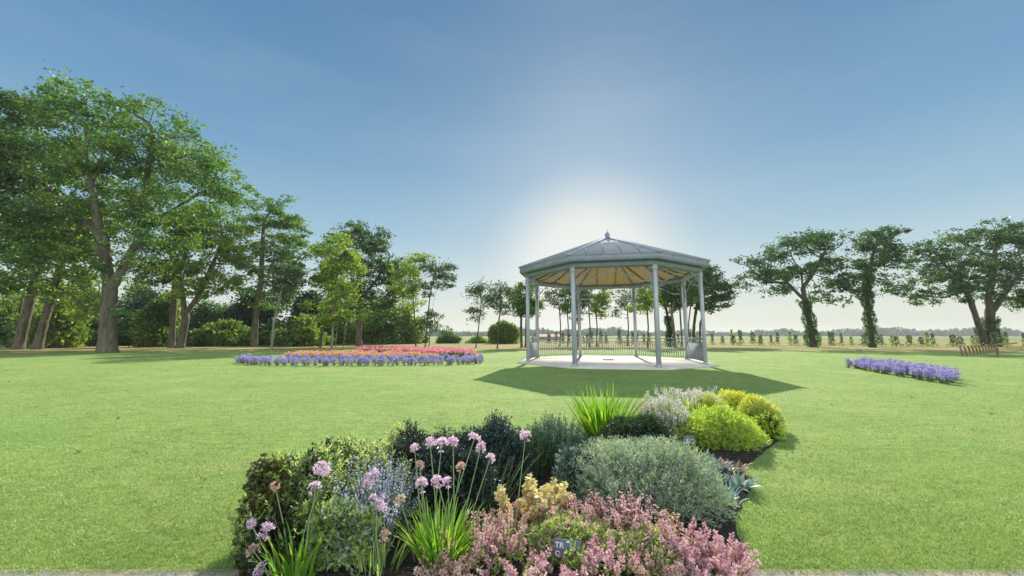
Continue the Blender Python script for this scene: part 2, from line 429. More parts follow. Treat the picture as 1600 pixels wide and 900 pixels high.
def skeleton_mesh(P, par, r0, rtip=.015, expo=2.3, kmax=7, flare=1.5):
    n = len(P); val = np.zeros(n); cnt = np.zeros(n, int); ch = [[] for _ in range(n)]
    for i in range(n):
        if par[i] >= 0: ch[par[i]].append(i)
    for i in range(n - 1, -1, -1):
        if not ch[i]: val[i] = 1; cnt[i] = 1
        else: val[i] = sum(val[c] ** expo for c in ch[i]) ** (1 / expo); cnt[i] = 1 + sum(cnt[c] for c in ch[i])
    vmax = val[par < 0].max(); rr = rtip + (r0 - rtip) * ((val - 1) / (vmax - 1 + 1e-6)) ** .95
    mb = MB(); started = [i for i in range(n) if par[i] < 0]; stack = [(i, None) for i in started]
    while stack:
        i, p0 = stack.pop(); path = [] if p0 is None else [P[p0]]; rad_ = [] if p0 is None else [rr[i]]
        cur = i
        while True:
            path.append(P[cur]); rad_.append(rr[cur])
            if not ch[cur]: break
            cs = sorted(ch[cur], key=lambda q: -val[q])
            for o in cs[1:]: stack.append((o, cur))
            cur = cs[0]
        path = np.array(path); rad_ = np.array(rad_)
        if p0 is None:
            hgt = path[:, 2] - path[0, 2]; rad_ = rad_ * (1 + (flare - 1) * np.exp(-hgt / (r0 * 2.2 + .05)))
        if len(path) > 1:
            if rad_[0] > .12:      # subdivide thick limbs and make them knobbly
                q = np.linspace(0, len(path) - 1, (len(path) - 1) * 3 + 1); path = np.stack([np.interp(q, np.arange(len(path)), path[:, c_]) for c_ in range(3)], 1); rad_ = np.interp(q, np.arange(len(rad_)), rad_)
                path[1:-1] = (path[:-2] + path[1:-1] * 2 + path[2:]) / 4
                path[1:] += brng.normal(size=(len(path) - 1, 3)) * rad_[1:, None] * .03
                v0 = mb.n; mb.tube(path, rad_ * brng.uniform(.95, 1.05, len(rad_)), 14); V_ = mb.V[-1]; cc_ = np.repeat(path, 14, 0)
                lob = np.tile(1 + .07 * np.sin(np.arange(14) * 2 * np.pi / 14 * 3 + 1) + .05 * np.sin(np.arange(14) * 2 * np.pi / 14 * 5), len(path)) + brng.normal(size=len(V_)) * .035
                mb.V[-1] = cc_ + (V_ - cc_) * lob[:, None]
            else: mb.tube(path, rad_, 5 if rad_[0] > .04 else 3)
    return mb, cnt, rr


def fill_lobes(rng, lobes, n):
    vol = np.array([l[3] * l[4] * l[5] for l in lobes]) ** .75; cnt = rng.multinomial(n, vol / vol.sum()); out = []
    for l, k in zip(lobes, cnt):
        d = unit(rng.normal(size=(k, 3))); r = rng.random(k) ** .42
        out.append(np.array(l[:3]) + d * r[:, None] * np.array(l[3:]))
    return np.concatenate(out)


TREES = []


def make_tree(name, label, base, stem_px, lobes_px, Rt, n_attr=260, step=.7, n_leaf=12000, leaf=.30, spread=.55, mat=None, bark=None, seed=1,
              group=None, ivy=0, kill=None, depth=.8, cat='tree', flat=.45, holes=.0):
    """base: (u, v) where the trunk meets the ground; stems and crown lobes measured on the photograph at that distance"""
    rng = np.random.default_rng(seed)
    bx, by = ground(*base); root = empty(name, (bx, by, 0)); o0 = np.array([bx, by, 0.0])
    stems = []
    for si, st in enumerate(stem_px):
        pts = []
        for k, q in enumerate(st):
            dy = q[2] if len(q) > 2 else 0
            pts.append(np.array(at(q[0], q[1], by + dy)))
        if si == 0: pts[0] = o0 - np.array([0, 0, .15])
        elif pts[0][2] < .6: pts[0][2] = -.15
        stems.append(np.array(pts) - o0)
    lobes = []
    for lo in lobes_px:
        u_, v_, ru, rv = lo[:4]; dy = lo[4] if len(lo) > 4 else 0
        c = at(u_, v_, by + dy); k = (by + dy) / ray(u_, v_)[1]
        rx, rz = ru * k, rv * k
        lobes.append((c[0] - bx, c[1] - by, c[2], rx, max(rx, rz) * depth, rz))
    A = fill_lobes(rng, lobes, n_attr)
    P, par = colonize(rng, stems, A, step, kill or step * 1.15)
    mbt, cnt, rr = skeleton_mesh(P, par, Rt * .55, flare=1.45)
    n_leaf = int(n_leaf * (.80 if group == 'large spreading trees on the right horizon' else .76)); leaf = leaf * .9
    mbt.build('trunk', bark or BARK, root, True)
    tips = P[(cnt <= 3) & (P[:, 2] > .25 * P[:, 2].max())]
    C0 = np.concatenate([tips, A[rng.random(len(A)) < .6]]) if len(tips) else A
    # clumps of twigs: some thick, some thin
    w = rng.gamma(.9, 1, len(C0)); idx = rng.choice(len(C0), n_leaf, p=w / w.sum())
    sub = rng.normal(size=(len(C0), 4, 3)) * spread * .8 * np.array([1, 1, .45])
    C = C0[idx] + sub[idx, rng.integers(0, 4, n_leaf)] + rng.normal(size=(n_leaf, 3)) * spread * .38 * np.array([1, 1, flat + .1])
    D = rng.normal(size=(n_leaf, 3)) * np.array([1, 1, .6]) + np.array([0, 0, -.15])
    L = leaf * rng.uniform(.6, 1.3, n_leaf); mbc = MB(); leafq(mbc, rng, C, D, L, L * .62)
    mbc.build('crown', mat or OAK, root)
    if ivy:
        st = stems[0]; hh = ivy; n = int(1800 * (hh / 4)); zz = rng.random(n) ** .8 * hh
        cx = np.interp(zz, st[:, 2], st[:, 0]); cy = np.interp(zz, st[:, 2], st[:, 1]); a = rng.uniform(0, 2 * np.pi, n)
        r = (Rt * .72 * (1 - .35 * zz / hh) + .08 + .10 * np.sin(zz * 3 + a * 2)) * rng.uniform(.85, 1.45, n)
        mbi = MB(); leafq(mbi, rng, np.stack([cx + r * np.cos(a), cy + r * np.sin(a), zz], 1), np.stack([np.cos(a), np.sin(a), rng.normal(size=n)], 1), .17 * rng.uniform(.6, 1.3, n), .12)
        mbi.build('ivy', IVY, root)
    tag(root, label, cat, group); TREES.append(root); return root


LT = 'tall trees at the left edge of the lawn'
make_tree('oak_tree', 'huge broad oak with thick forked trunk, largest tree at the left', (168, 551.5),
          [[(168, 551), (169, 490), (172, 455), (166, 410), (160, 370, -1), (150, 330, -2), (140, 270, -1)], [(172, 455), (195, 415), (218, 375, 1), (240, 345, 2), (275, 325, 2)],
           [(218, 375, 1), (225, 320, 2), (235, 260, 1), (240, 210)], [(160, 370, -1), (120, 330, 1), (75, 300, 2)]],
          [(190, 195, 100, 50), (120, 165, 60, 38), (265, 235, 75, 48), (90, 215, 80, 48), (200, 270, 110, 42), (315, 275, 58, 40), (75, 290, 85, 42), (335, 325, 48, 26),
           (250, 330, 80, 30), (130, 335, 95, 30), (90, 370, 70, 24), (235, 378, 70, 20), (360, 290, 30, 24), (155, 440, 26, 40, -.5), (30, 250, 60, 60), (75, 408, 55, 20), (225, 415, 42, 20), (135, 400, 40, 22), (200, 470, 20, 26)],
          .85, 900, .8, 74000, .26, .62, OAK, BARK, 11, LT)
make_tree('oak_tree', 'tree cut off by the left edge with dark upper crown reaching into the sky', (-120, 553), [[(-120, 553), (-110, 450), (-100, 330), (-90, 260)]],
          [(-60, 190, 80, 60), (10, 160, 40, 42), (-80, 280, 110, 60), (0, 250, 50, 45), (15, 330, 60, 40), (-60, 360, 80, 40)], .7, 420, .9, 34000, .27, .65, OAK_DARK, BARK, 12, LT)
make_tree('oak_tree', 'tree at far left with grey trunk leaning right, first of two leaning trunks', (28, 546), [[(28, 546), (40, 500), (52, 450), (64, 400), (66, 350)]],
          [(50, 360, 65, 36), (10, 390, 55, 34), (95, 385, 45, 26), (20, 440, 40, 26), (70, 330, 60, 30), (75, 440, 28, 26)], .62, 260, .8, 17000, .32, .65, OAK, BARK, 13, LT)
make_tree('oak_tree', 'tree with brownish trunk leaning right between the first leaning trunk and huge oak', (58, 546), [[(58, 546), (70, 500), (85, 450), (98, 400), (110, 360)]],
          [(115, 370, 55, 32), (90, 400, 45, 20), (140, 395, 30, 25), (120, 335, 40, 25), (105, 450, 30, 26), (130, 480, 20, 30)], .55, 220, .8, 14000, .32, .6, LIME, BARK, 14, LT)
make_tree('oak_tree', 'straight green-trunked tree right of the huge oak, beside a forked one', (268, 543.5), [[(268, 543.5), (271, 490), (274, 440), (276, 400)]],
          [(262, 395, 45, 32), (290, 360, 48, 38), (250, 425, 38, 24), (225, 410, 32, 24), (235, 450, 24, 20)], .50, 240, .75, 13000, .30, .6, OAK_DARK, BARK, 15, LT)
make_tree('oak_tree', 'low-forked tree with pale sunlit trunk, right of the straight green trunk', (281, 544), [[(281, 544), (290, 500), (287, 470), (280, 425), (295, 385)], [(290, 492), (308, 465), (322, 435), (338, 400)]],
          [(335, 400, 48, 42), (310, 350, 52, 38), (345, 345, 34, 34), (305, 420, 48, 24), (365, 390, 22, 30), (345, 445, 34, 20), (300, 455, 30, 16)], .60, 330, .75, 21000, .29, .58, LIME, BARK, 16, LT)
make_tree('ash_tree', 'tall dark tree with flared trunk, left end of the purple bed', (397, 542), [[(397, 542), (400, 490), (408, 440), (410, 390), (412, 350)]],
          [(405, 340, 42, 34), (440, 350, 36, 38), (435, 320, 26, 18), (380, 370, 26, 34), (425, 395, 52, 32), (455, 400, 30, 28), (395, 420, 42, 22), (405, 470, 30, 20), (450, 360, 32, 30), (455, 440, 24, 24), (385, 450, 22, 20)], .58, 380, .8, 23000, .30, .55, OAK, BARK, 17, LT)
make_tree('ash_tree', 'slender pale-stemmed tree curving upward before the dark thicket', (424, 548), [[(424, 548), (428, 505), (436, 470), (443, 440), (447, 415)]],
          [(446, 425, 30, 22), (425, 450, 20, 16), (460, 440, 20, 20)], .20, 90, .6, 3600, .28, .5, THIN, BARK_PALE, 18, LT)
make_tree('oak_tree', 'dense dark round-crowned tree with thick trunk in the middle of the left trees', (561, 541), [[(561, 541), (561, 500), (563, 470), (560, 420), (556, 380)], [(563, 470), (590, 435), (605, 410)]],
          [(555, 372, 55, 24), (585, 385, 34, 26), (525, 395, 40, 30), (570, 420, 62, 34), (610, 425, 40, 30), (540, 450, 55, 26), (600, 460, 45, 20), (625, 450, 28, 22), (590, 475, 46, 22), (545, 480, 30, 20), (600, 500, 26, 14)], .62, 420, .8, 34000, .31, .6, OAK_DARK, BARK, 19, LT)
make_tree('lime_tree', 'yellow-green leafy tree with several thin stems before the dark round crown', (518, 547), [[(518, 547), (521, 500), (527, 450), (525, 410)], [(524, 546.5), (528, 500), (535, 460)], [(536, 546), (540, 510), (546, 480)]],
          [(525, 395, 38, 28), (545, 420, 28, 26), (510, 430, 22, 26), (530, 460, 36, 24), (505, 478, 26, 24), (550, 485, 24, 20), (520, 500, 20, 14)], .20, 200, .65, 12000, .28, .5, LIME, BARK_PALE, 20, LT)
SL = 'slim young trees in the middle of the lawn edge'
make_tree('birch_tree', 'thin yellow-green tree just right of the dark round crown', (650, 543.5), [[(650, 543.5), (648, 500), (645, 460), (640, 430)]],
          [(640, 430, 24, 30), (645, 470, 22, 20), (655, 405, 16, 10), (630, 455, 16, 24)], .13, 120, .6, 5200, .26, .45, LIME, BARK_DARK, 21, SL)
make_tree('birch_tree', 'slim twin-stemmed tree with airy crown left of a wide sky gap', (664, 544), [[(664, 544), (668, 500), (672, 460), (680, 425)], [(670, 544), (674, 490), (682, 450)]],
          [(684, 425, 26, 24), (672, 410, 18, 12), (693, 440, 18, 12), (668, 450, 14, 16), (670, 500, 18, 26), (700, 432, 10, 10)], .13, 170, .55, 5200, .25, .42, THIN, BARK_DARK, 22, SL)
make_tree('birch_tree', 'slim airy tree alone in the sky gap left of the bandstand', (743, 544), [[(743, 544), (748, 510), (752, 475), (750, 445)]],
          [(750, 450, 18, 17), (738, 455, 14, 12), (765, 462, 12, 14), (742, 492, 13, 18), (750, 475, 16, 10)], .11, 120, .5, 2600, .24, .42, THIN, BARK_DARK, 23, SL)
make_tree('birch_tree', 'slim sparse tree standing before the round bush', (777, 545), [[(777, 545), (779, 505), (783, 475), (782, 450)]],
          [(783, 455, 18, 15), (770, 470, 16, 12), (795, 470, 12, 14), (783, 480, 14, 10)], .13, 110, .5, 2500, .24, .42, THIN, BARK_DARK, 24, SL)
make_tree('oak_tree', 'small dense dark tree close beside the left posts of the bandstand', (815, 543), [[(815, 543), (814, 510), (815, 480), (812, 460)], [(821, 542), (822, 500), (826, 470)]],
          [(808, 462, 20, 22), (825, 460, 18, 24), (800, 482, 14, 10), (820, 485, 24, 10), (836, 480, 12, 14)], .22, 160, .55, 9000, .27, .45, OAK, BARK_DARK, 25, SL)
BT = 'trees seen through the bandstand'
for i, (b, lob, mt, lab) in enumerate([
    ((875, 541), [(866, 462, 16, 24), (880, 478, 13, 14)], THIN, 'thin tree seen through the left bay of the bandstand'),
    ((887, 541), [(890, 462, 13, 26), (884, 485, 10, 12)], OAK, 'thin dark tree hidden partly by the front left post'),
    ((903, 541), [(905, 470, 12, 28), (903, 496, 9, 10)], OAK_DARK, 'dark narrow tree beside the back left post'),
    ((921, 541), [(920, 462, 18, 22), (926, 482, 12, 14)], OAK, 'dark slender tree left of centre under the bandstand roof'),
    ((932, 541), [(936, 480, 12, 22), (944, 460, 14, 20)], LIME, 'bright green slender tree in the centre under the bandstand roof'),
    ((981, 541), [(978, 465, 13, 22), (968, 485, 7, 14), (990, 480, 10, 12)], THIN, 'airy tree with scattered leaves behind the back right post'),
    ((1012, 544), [(1008, 462, 14, 26), (1020, 478, 12, 16), (996, 475, 9, 14)], LIME, 'yellow-green tree hidden partly by the front right post')]):
    u0 = b[0]; make_tree('young_tree', lab, b, [[b, (u0 + 1, 510), (u0 - 1, 480), (lob[0][0], lob[0][1])]], lob, .14, 110, .5, 3600 if mt is not THIN else 2300, .24, .40, mt, BARK_DARK, 40 + i, BT)
RT = 'clump of trees right behind the bandstand'
make_tree('oak_tree', 'ivy-wrapped trunk at the left of the clump behind the bandstand', (1047, 542), [[(1047, 542), (1046, 510), (1040, 480), (1036, 460)]],
          [(1040, 455, 20, 24), (1025, 465, 12, 14), (1052, 478, 14, 10)], .26, 150, .6, 6500, .27, .45, OAK, BARK_DARK, 51, RT, ivy=3.6)
make_tree('oak_tree', 'bare leaning trunk, second in the clump behind the bandstand', (1055, 542.5), [[(1055, 542.5), (1052, 510), (1049, 485), (1058, 455)]],
          [(1060, 455, 22, 22), (1070, 435, 16, 12)], .26, 130, .6, 5200, .27, .45, OAK_DARK, BARK, 52, RT)
make_tree('oak_tree', 'thin bare trunk in the middle of the clump behind the bandstand', (1066, 542), [[(1066, 542), (1064, 510), (1062, 480), (1072, 450)]],
          [(1078, 450, 16, 18), (1070, 470, 14, 9)], .17, 90, .6, 4200, .27, .45, OAK, BARK, 53, RT)
make_tree('oak_tree', 'dark many-stemmed tree with spreading crown right of the bandstand posts', (1083, 541), [[(1083, 541), (1084, 510), (1088, 480), (1096, 450)], [(1077, 541), (1076, 505), (1080, 470)], [(1093, 541), (1094, 505), (1104, 475)]],
          [(1095, 440, 34, 22), (1120, 450, 26, 20), (1085, 460, 28, 18), (1128, 466, 18, 14), (1110, 425, 18, 10), (1104, 476, 22, 10)], .30, 300, .65, 15000, .29, .5, OAK_DARK, BARK_DARK, 54, RT)
OR = 'large spreading trees on the right horizon'
make_tree('oak_tree', 'wide umbrella-shaped oak right of the bandstand with green-clad trunk', (1271, 542.5), [[(1271, 542.5), (1266, 510), (1260, 480), (1254, 450), (1252, 420)], [(1258, 470), (1230, 442), (1195, 440)], [(1254, 450), (1275, 420), (1290, 390)]],
          [(1245, 385, 48, 20), (1290, 372, 38, 14), (1195, 410, 36, 20), (1175, 438, 28, 16), (1300, 405, 30, 22), (1235, 425, 52, 14), (1215, 455, 26, 12), (1285, 470, 40, 9), (1300, 445, 30, 12), (1262, 375, 36, 16), (1160, 440, 14, 12)],
          .52, 420, .75, 19000, .29, .5, OAK_DARK, BARK_DARK, 61, OR, ivy=5.2)
make_tree('oak_tree', 'narrow upright tree between the two wide spreading trees, leafy trunk', (1363, 543), [[(1363, 543), (1360, 510), (1355, 470), (1356, 430), (1366, 390)]],
          [(1375, 368, 28, 14), (1355, 385, 18, 14), (1392, 388, 18, 12), (1335, 430, 22, 16), (1368, 410, 32, 14), (1382, 440, 24, 14), (1350, 455, 22, 14), (1405, 405, 14, 16), (1395, 455, 16, 10)],
          .36, 280, .7, 12500, .28, .48, OAK_DARK, BARK_DARK, 62, OR, ivy=8.5)
make_tree('oak_tree', 'massive double-trunked tree at the right edge with drooping crown', (1551, 541.5), [[(1551, 541.5), (1548, 510), (1545, 470), (1550, 430), (1555, 390)], [(1541, 541), (1528, 505), (1515, 465), (1500, 435)], [(1548, 490), (1575, 450), (1600, 420)]],
          [(1480, 385, 42, 26), (1545, 368, 55, 22), (1600, 370, 45, 22), (1445, 415, 30, 24), (1520, 415, 60, 30), (1590, 420, 55, 34), (1445, 465, 28, 20), (1490, 450, 42, 20), (1620, 470, 40, 20), (1650, 400, 40, 40), (1560, 460, 50, 18), (1437, 440, 22, 22)],
          .75, 620, .8, 44000, .29, .55, OAK_DARK, BARK_DARK, 63, OR, ivy=3.5)

# ------------------------------------------------------------------ thicket behind the left trees, bushes, hedge plants
def bush(name, label, uc, vt, vb, ru, mat, seed, n=4200, leaf=.34, group=None, Y=None, lump=.22, cat='bush', stems=0, cone=False):
    rng = np.random.default_rng(seed)
    if Y is None: Y = ground(uc, vb)[1]
    k = Y / ray(uc, vb)[1]; rx = ru * k; H = at(uc, vt, Y)[2]; x = (uc - 800) * k
    root = empty(name, (x, Y, 0)) if stems else None
    d = unit(rng.normal(size=(n, 3)) * np.array([1, 1, 1])); d[:, 2] = np.abs(d[:, 2]) * 1.0
    ph = rng.uniform(0, 6, 6)
    lum = 1 + lump * (np.sin(d[:, 0] * 5 + ph[0]) * np.sin(d[:, 2] * 6 + ph[1]) + .6 * np.sin(d[:, 0] * 11 + ph[2] + d[:, 1] * 9) * np.sin(d[:, 2] * 12 + ph[3]))
    r = (rng.random(n) ** .35) * lum
    zc = .38 * H
    if cone:
        zz = rng.random(n) ** 1.2 * H; a = rng.uniform(0, 2 * np.pi, n); rr_ = rx * (1 - zz / H) * rng.uniform(.55, 1.05, n) + .15
        C = np.stack([rr_ * np.cos(a), rr_ * np.sin(a) * .8, zz], 1); D = np.stack([np.cos(a), np.sin(a), -.3 + 0 * a], 1) + rng.normal(size=(n, 3)) * .5
    elif lump > .1:
        m_ = 16; a = rng.uniform(0, 6.28, m_); q_ = np.sqrt(rng.random(m_)) * .88; zl = rng.uniform(.18, .80, m_) * (1 - .45 * q_ ** 2); zl[0] = .80; q_[0] = .1
        LC = np.stack([np.cos(a) * q_ * rx, np.sin(a) * q_ * rx * .6, zl * H], 1); LR = np.stack([rng.uniform(.18, .40, m_) * rx, rng.uniform(.2, .4, m_) * rx, rng.uniform(.10, .24, m_) * H], 1)
        li = rng.integers(0, m_, n); d = unit(rng.normal(size=(n, 3))); C = LC[li] + d * LR[li] * (rng.random(n) ** .4)[:, None] + rng.normal(size=(n, 3)) * .08 * rx * np.array([1, 1, .5])
        low = rng.random(n) < .25; C[low, 0] = rng.uniform(-.85, .85, low.sum()) * rx; C[low, 2] = rng.random(low.sum()) * H * .35; D = d + rng.normal(size=(n, 3)) * .8
    else:
        C = d * r[:, None] * np.array([rx, rx * .75, H - zc]) + np.array([0, 0, zc])
        low = rng.random(n) < .3; C[low, 2] = rng.random(low.sum()) * zc; D = d + rng.normal(size=(n, 3)) * .8
    C[:, 2] = np.maximum(C[:, 2], .04)
    L = leaf * rng.uniform(.6, 1.3, n); mb = MB(); leafq(mb, rng, C, D, L, L * .6)
    if stems:
        mb.build('foliage', mat, root); ms = MB()
        for q in range(stems):
            a = rng.uniform(0, 6.28); ms.tube([(0, 0, -.1), (math.cos(a) * rx * .15, math.sin(a) * rx * .1, H * .4), (math.cos(a) * rx * .4, math.sin(a) * rx * .3, H * .85)], [.09, .06, .02], 5)
        ms.build('stem', BARK_DARK, root); o = root
    else:
        o = mb.build(name, mat, loc=(x, Y, 0))
    return tag(o, label, cat, group)


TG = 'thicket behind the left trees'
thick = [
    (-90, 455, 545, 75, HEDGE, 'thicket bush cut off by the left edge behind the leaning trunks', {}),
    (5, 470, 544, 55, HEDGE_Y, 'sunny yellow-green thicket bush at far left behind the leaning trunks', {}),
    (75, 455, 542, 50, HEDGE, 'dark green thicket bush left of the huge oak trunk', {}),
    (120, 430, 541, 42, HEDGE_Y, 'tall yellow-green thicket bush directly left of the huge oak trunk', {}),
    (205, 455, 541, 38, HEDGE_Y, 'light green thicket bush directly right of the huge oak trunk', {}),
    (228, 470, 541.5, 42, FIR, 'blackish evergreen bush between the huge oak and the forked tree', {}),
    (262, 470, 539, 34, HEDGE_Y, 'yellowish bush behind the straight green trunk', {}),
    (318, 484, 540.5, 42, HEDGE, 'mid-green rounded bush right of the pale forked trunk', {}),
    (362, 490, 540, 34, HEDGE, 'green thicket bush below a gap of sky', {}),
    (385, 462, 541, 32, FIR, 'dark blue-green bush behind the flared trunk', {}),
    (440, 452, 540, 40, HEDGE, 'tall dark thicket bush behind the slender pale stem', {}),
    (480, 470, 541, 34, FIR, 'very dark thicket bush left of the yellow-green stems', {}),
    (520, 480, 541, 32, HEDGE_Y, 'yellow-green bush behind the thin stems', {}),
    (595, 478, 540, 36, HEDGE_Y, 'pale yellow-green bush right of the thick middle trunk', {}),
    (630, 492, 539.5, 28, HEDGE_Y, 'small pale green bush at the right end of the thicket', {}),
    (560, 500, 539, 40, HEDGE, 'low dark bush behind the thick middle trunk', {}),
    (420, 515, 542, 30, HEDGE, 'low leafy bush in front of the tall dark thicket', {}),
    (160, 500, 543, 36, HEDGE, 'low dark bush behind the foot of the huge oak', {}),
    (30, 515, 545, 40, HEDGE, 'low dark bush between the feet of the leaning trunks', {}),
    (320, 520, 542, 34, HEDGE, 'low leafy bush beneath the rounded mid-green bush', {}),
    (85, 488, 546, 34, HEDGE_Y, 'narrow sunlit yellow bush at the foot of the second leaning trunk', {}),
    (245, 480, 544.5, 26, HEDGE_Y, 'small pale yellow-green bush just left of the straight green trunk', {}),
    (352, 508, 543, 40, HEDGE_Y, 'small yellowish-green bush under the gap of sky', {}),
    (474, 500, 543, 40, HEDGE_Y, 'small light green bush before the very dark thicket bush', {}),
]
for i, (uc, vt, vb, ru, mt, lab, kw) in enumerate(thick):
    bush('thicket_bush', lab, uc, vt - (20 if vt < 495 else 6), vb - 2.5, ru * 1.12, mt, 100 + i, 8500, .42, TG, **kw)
for i, (uc, vt) in enumerate([(99, 470), (112, 480), (20, 440), (500, 470)]):      # thin dark trunks standing in the thicket
    x, y = ground(uc, 543); H = at(uc, vt, y)[2]
    mb = MB(); mb.tube([(0, 0, -.1), (.1, 0, H * .5), (.3 * (-1) ** i, 0, H)], [.16, .12, .05], 6)
    o = mb.build('young_tree', BARK_DARK, loc=(x, y, 0))
    tag(o, ['thin dark trunk in the thicket left of the huge oak', 'thin dark trunk closest to the left side of the huge oak', 'thin dark trunk behind the first leaning trunk', 'thin dark trunk in the thicket left of the yellow-green stems'][i], 'tree', 'thin bare trees in the thicket')
bush('round_bush', 'round dense green bush left of the bandstand', 787, 503, 537, 24, HEDGE_Y, 140, 9000, .34, stems=0, lump=.08)
bush('low_bush', 'low green bush beneath a wispy one in the sky gap', 700, 519, 536.5, 19, HEDGE, 141, 3500, .34)
bush('wispy_bush', 'wispy airy bush rising above a low green bush', 697, 507, 535, 12, THIN, 142, 700, .34, stems=5)
bush('low_bush', 'low pale bush between the wispy bush and round bush', 748, 525, 536.5, 18, HEDGE_Y, 143, 3000, .30)
bush('low_bush', 'small dark bush at the right end of the pale thicket beside the pond', 660, 524, 536, 10, HEDGE, 144, 1500, .30)

# row of young hedge plants along the field
rngh = np.random.default_rng(77)
hm = []
for k_ in range(4):
    mb = MB(); n = 330; zz = rngh.random(n) ** .8 * 1.9; a = rngh.uniform(0, 6.28, n); r = .27 * (1.15 - zz / 2.0) * rngh.uniform(.2, 1.15, n) * (1 + .5 * np.sin(zz * (5 + k_)))
    leafq(mb, rngh, np.stack([r * np.cos(a), r * np.sin(a), zz + .05], 1), np.stack([np.cos(a), np.sin(a), rngh.normal(size=n)], 1), .16, .08)
    mb.tube([(0, 0, -.05), (.02, 0, .8), (0, .02, 1.8)], [.035, .025, .01], 4); hm.append(mb.mesh('hedge_plant', [IVY, THIN, LIME, OAK_DARK][k_]))
a0 = np.array(ground(1100, 538.8)); b0 = np.array(ground(1600, 543.0)); dv = (b0 - a0) / np.linalg.norm(b0 - a0)
for i in range(96):
    s_ = -33 + i * .86 + rngh.normal() * .22
    p = a0 + dv * s_ + rngh.normal(size=2) * .25
    o = link('hedge_plant', hm[i % 4]); o.location = (p[0], p[1], 0); q_ = rngh.uniform(.7, 1.25); o.scale = (q_, q_, rngh.uniform(.6, 1.12)); o.rotation_euler = (0, 0, rngh.uniform(0, 6))
    tag(o, 'knee-high to head-high young hedge plant in the row along the field', 'hedge plant', 'young hedge plants along the field')

# distant treeline, pond, far low building
rngt = np.random.default_rng(5)
mb = MB(); n = 26000; X = rngt.uniform(-1250, 1350, n); hh = 6.0 + 2.5 * np.sin(X * .011) + 2.5 * np.sin(X * .037 + 1) + 2 * np.sin(X * .13)
Yt = 720 + 60 * np.sin(X * .004) + rngt.uniform(-14, 14, n); zz = rngt.random(n) ** .7 * np.maximum(hh, 3) * 1.25
leafq(mb, rngt, np.stack([X, Yt, zz], 1), rngt.normal(size=(n, 3)), 7.0, 5.0)
tag(mb.build('treeline', leaf_mat('far_leaves', [(.03, .065, .03), (.055, .10, .045), (.09, .14, .055)], .3, nscale=.02)), 'distant line of woodland along the whole horizon', 'treeline', kind='stuff')
m_water = solid_mat('pond_water', (.35, .38, .38), (.4, .42, .42), .15, 2)
x0, _ = ground(612, 531)[0], 0
mb = MB(); xa, ya = ground(606, 532.5); xb, yb = ground(668, 530.8)
mb.add([[xa * .97, ya, .02], [ground(664, 532.5)[0], ya, .02], [xb, yb, .02], [ground(616, 530.8)[0], yb, .02]], [[0, 1, 2, 3]])
tag(mb.build('pond_water', m_water), 'pale strip of still water beyond the lawn', kind='structure')
REDTILE = solid_mat('red_roof', (.22, .10, .07), (.3, .15, .11), .8, 4)
PALEWALL = solid_mat('pale_wall', (.42, .38, .34), (.5, .45, .4), .8, 2)
x, y = ground(858, 531.8); root = empty('farm_building', (x, y, 0))
MB().box((0, 0, .5), (5.6, 4, 1.0)).build('wall', PALEWALL, root)
mb = MB(); mb.add([[-3.0, -2.3, .95], [3.0, -2.3, .95], [3.0, 0, 1.7], [-3.0, 0, 1.7], [-3.0, 2.3, .95], [3.0, 2.3, .95]], [[0, 1, 2, 3], [3, 2, 5, 4]]); mb.build('roof', REDTILE, root)
tag(root, 'long low red-roofed farm building far off behind the left bay railing', 'building')

# ------------------------------------------------------------------ bandstand
PAINT = solid_mat('grey_white_paint', (.22, .26, .31), (.30, .35, .40), .6, 3.0, .15, 30, spec=.12)
POSTM = solid_mat('pale_post_paint', (.38, .42, .46), (.50, .54, .58), .6, 4.0, .15, 30, spec=.12, stretch=(1, 1, .3))
ROOFM = solid_mat('roof_metal', (.29, .33, .36), (.36, .40, .43), .9, 1.2, .0, 8, spec=.02)
HIPM = solid_mat('hip_metal', (.32, .38, .44), (.38, .44, .50), .9, 2, spec=.02)
CEIL = solid_mat('ceiling_boards', (.40, .27, .15), (.52, .36, .21), .6, 2.0, .1, 20, stretch=(4, .4, 1))
RAFT = solid_mat('rafter_wood', (.20, .13, .07), (.28, .18, .1), .6, 3)
SLAB = solid_mat('slab_concrete', (.50, .48, .42), (.74, .72, .66), .8, 1.1, .2, 30)
band = empty('bandstand', (GX, GY, 0))
tag(band, 'octagonal pale grey bandstand with pointed metal roof and slender posts', 'bandstand')
MB().prism(octa(4.75), -.05, .07).build('floor_slab', SLAB, band)
for k in range(4):
    p_ = octa(4.74); MB().bar((*p_[k], .0705), (*p_[k + 4], .0705), .02, .004).build('slab_joint', RAFT, band)
PO = octa(GR); FZ = .07; BZ = 4.14
for i in range(8):
    a = math.atan2(PO[i][1], PO[i][0]); mb = MB()
    mb.box((0, 0, .04), (.19, .19, .08)); mb.box((0, 0, 1.97), (.142, .142, 3.80)); mb.box((0, 0, 3.92), (.19, .19, .10)); mb.box((0, 0, 4.015), (.165, .165, .11))
    o = mb.build('post', POSTM, band); o.location = (PO[i][0], PO[i][1], FZ); o.rotation_euler = (0, 0, a)


def ring_beam(mb, r_out, r_in, z0, z1):
    A, B = octa(r_out), octa(r_in); n = 8
    V = np.concatenate([np.c_[A, np.full(n, z0)], np.c_[A, np.full(n, z1)], np.c_[B, np.full(n, z1)], np.c_[B, np.full(n, z0)]])
    i = np.arange(n); j = (i + 1) % n
    for k in range(4):
        k2 = (k + 1) % 4; mb.add(V if k == 0 else np.zeros((0, 3)), np.zeros((0, 4), int)) if False else None
    F = np.concatenate([np.stack([i + k * n, j + k * n, j + ((k + 1) % 4) * n, i + ((k + 1) % 4) * n], 1) for k in range(4)])
    mb.add(V, F); return mb


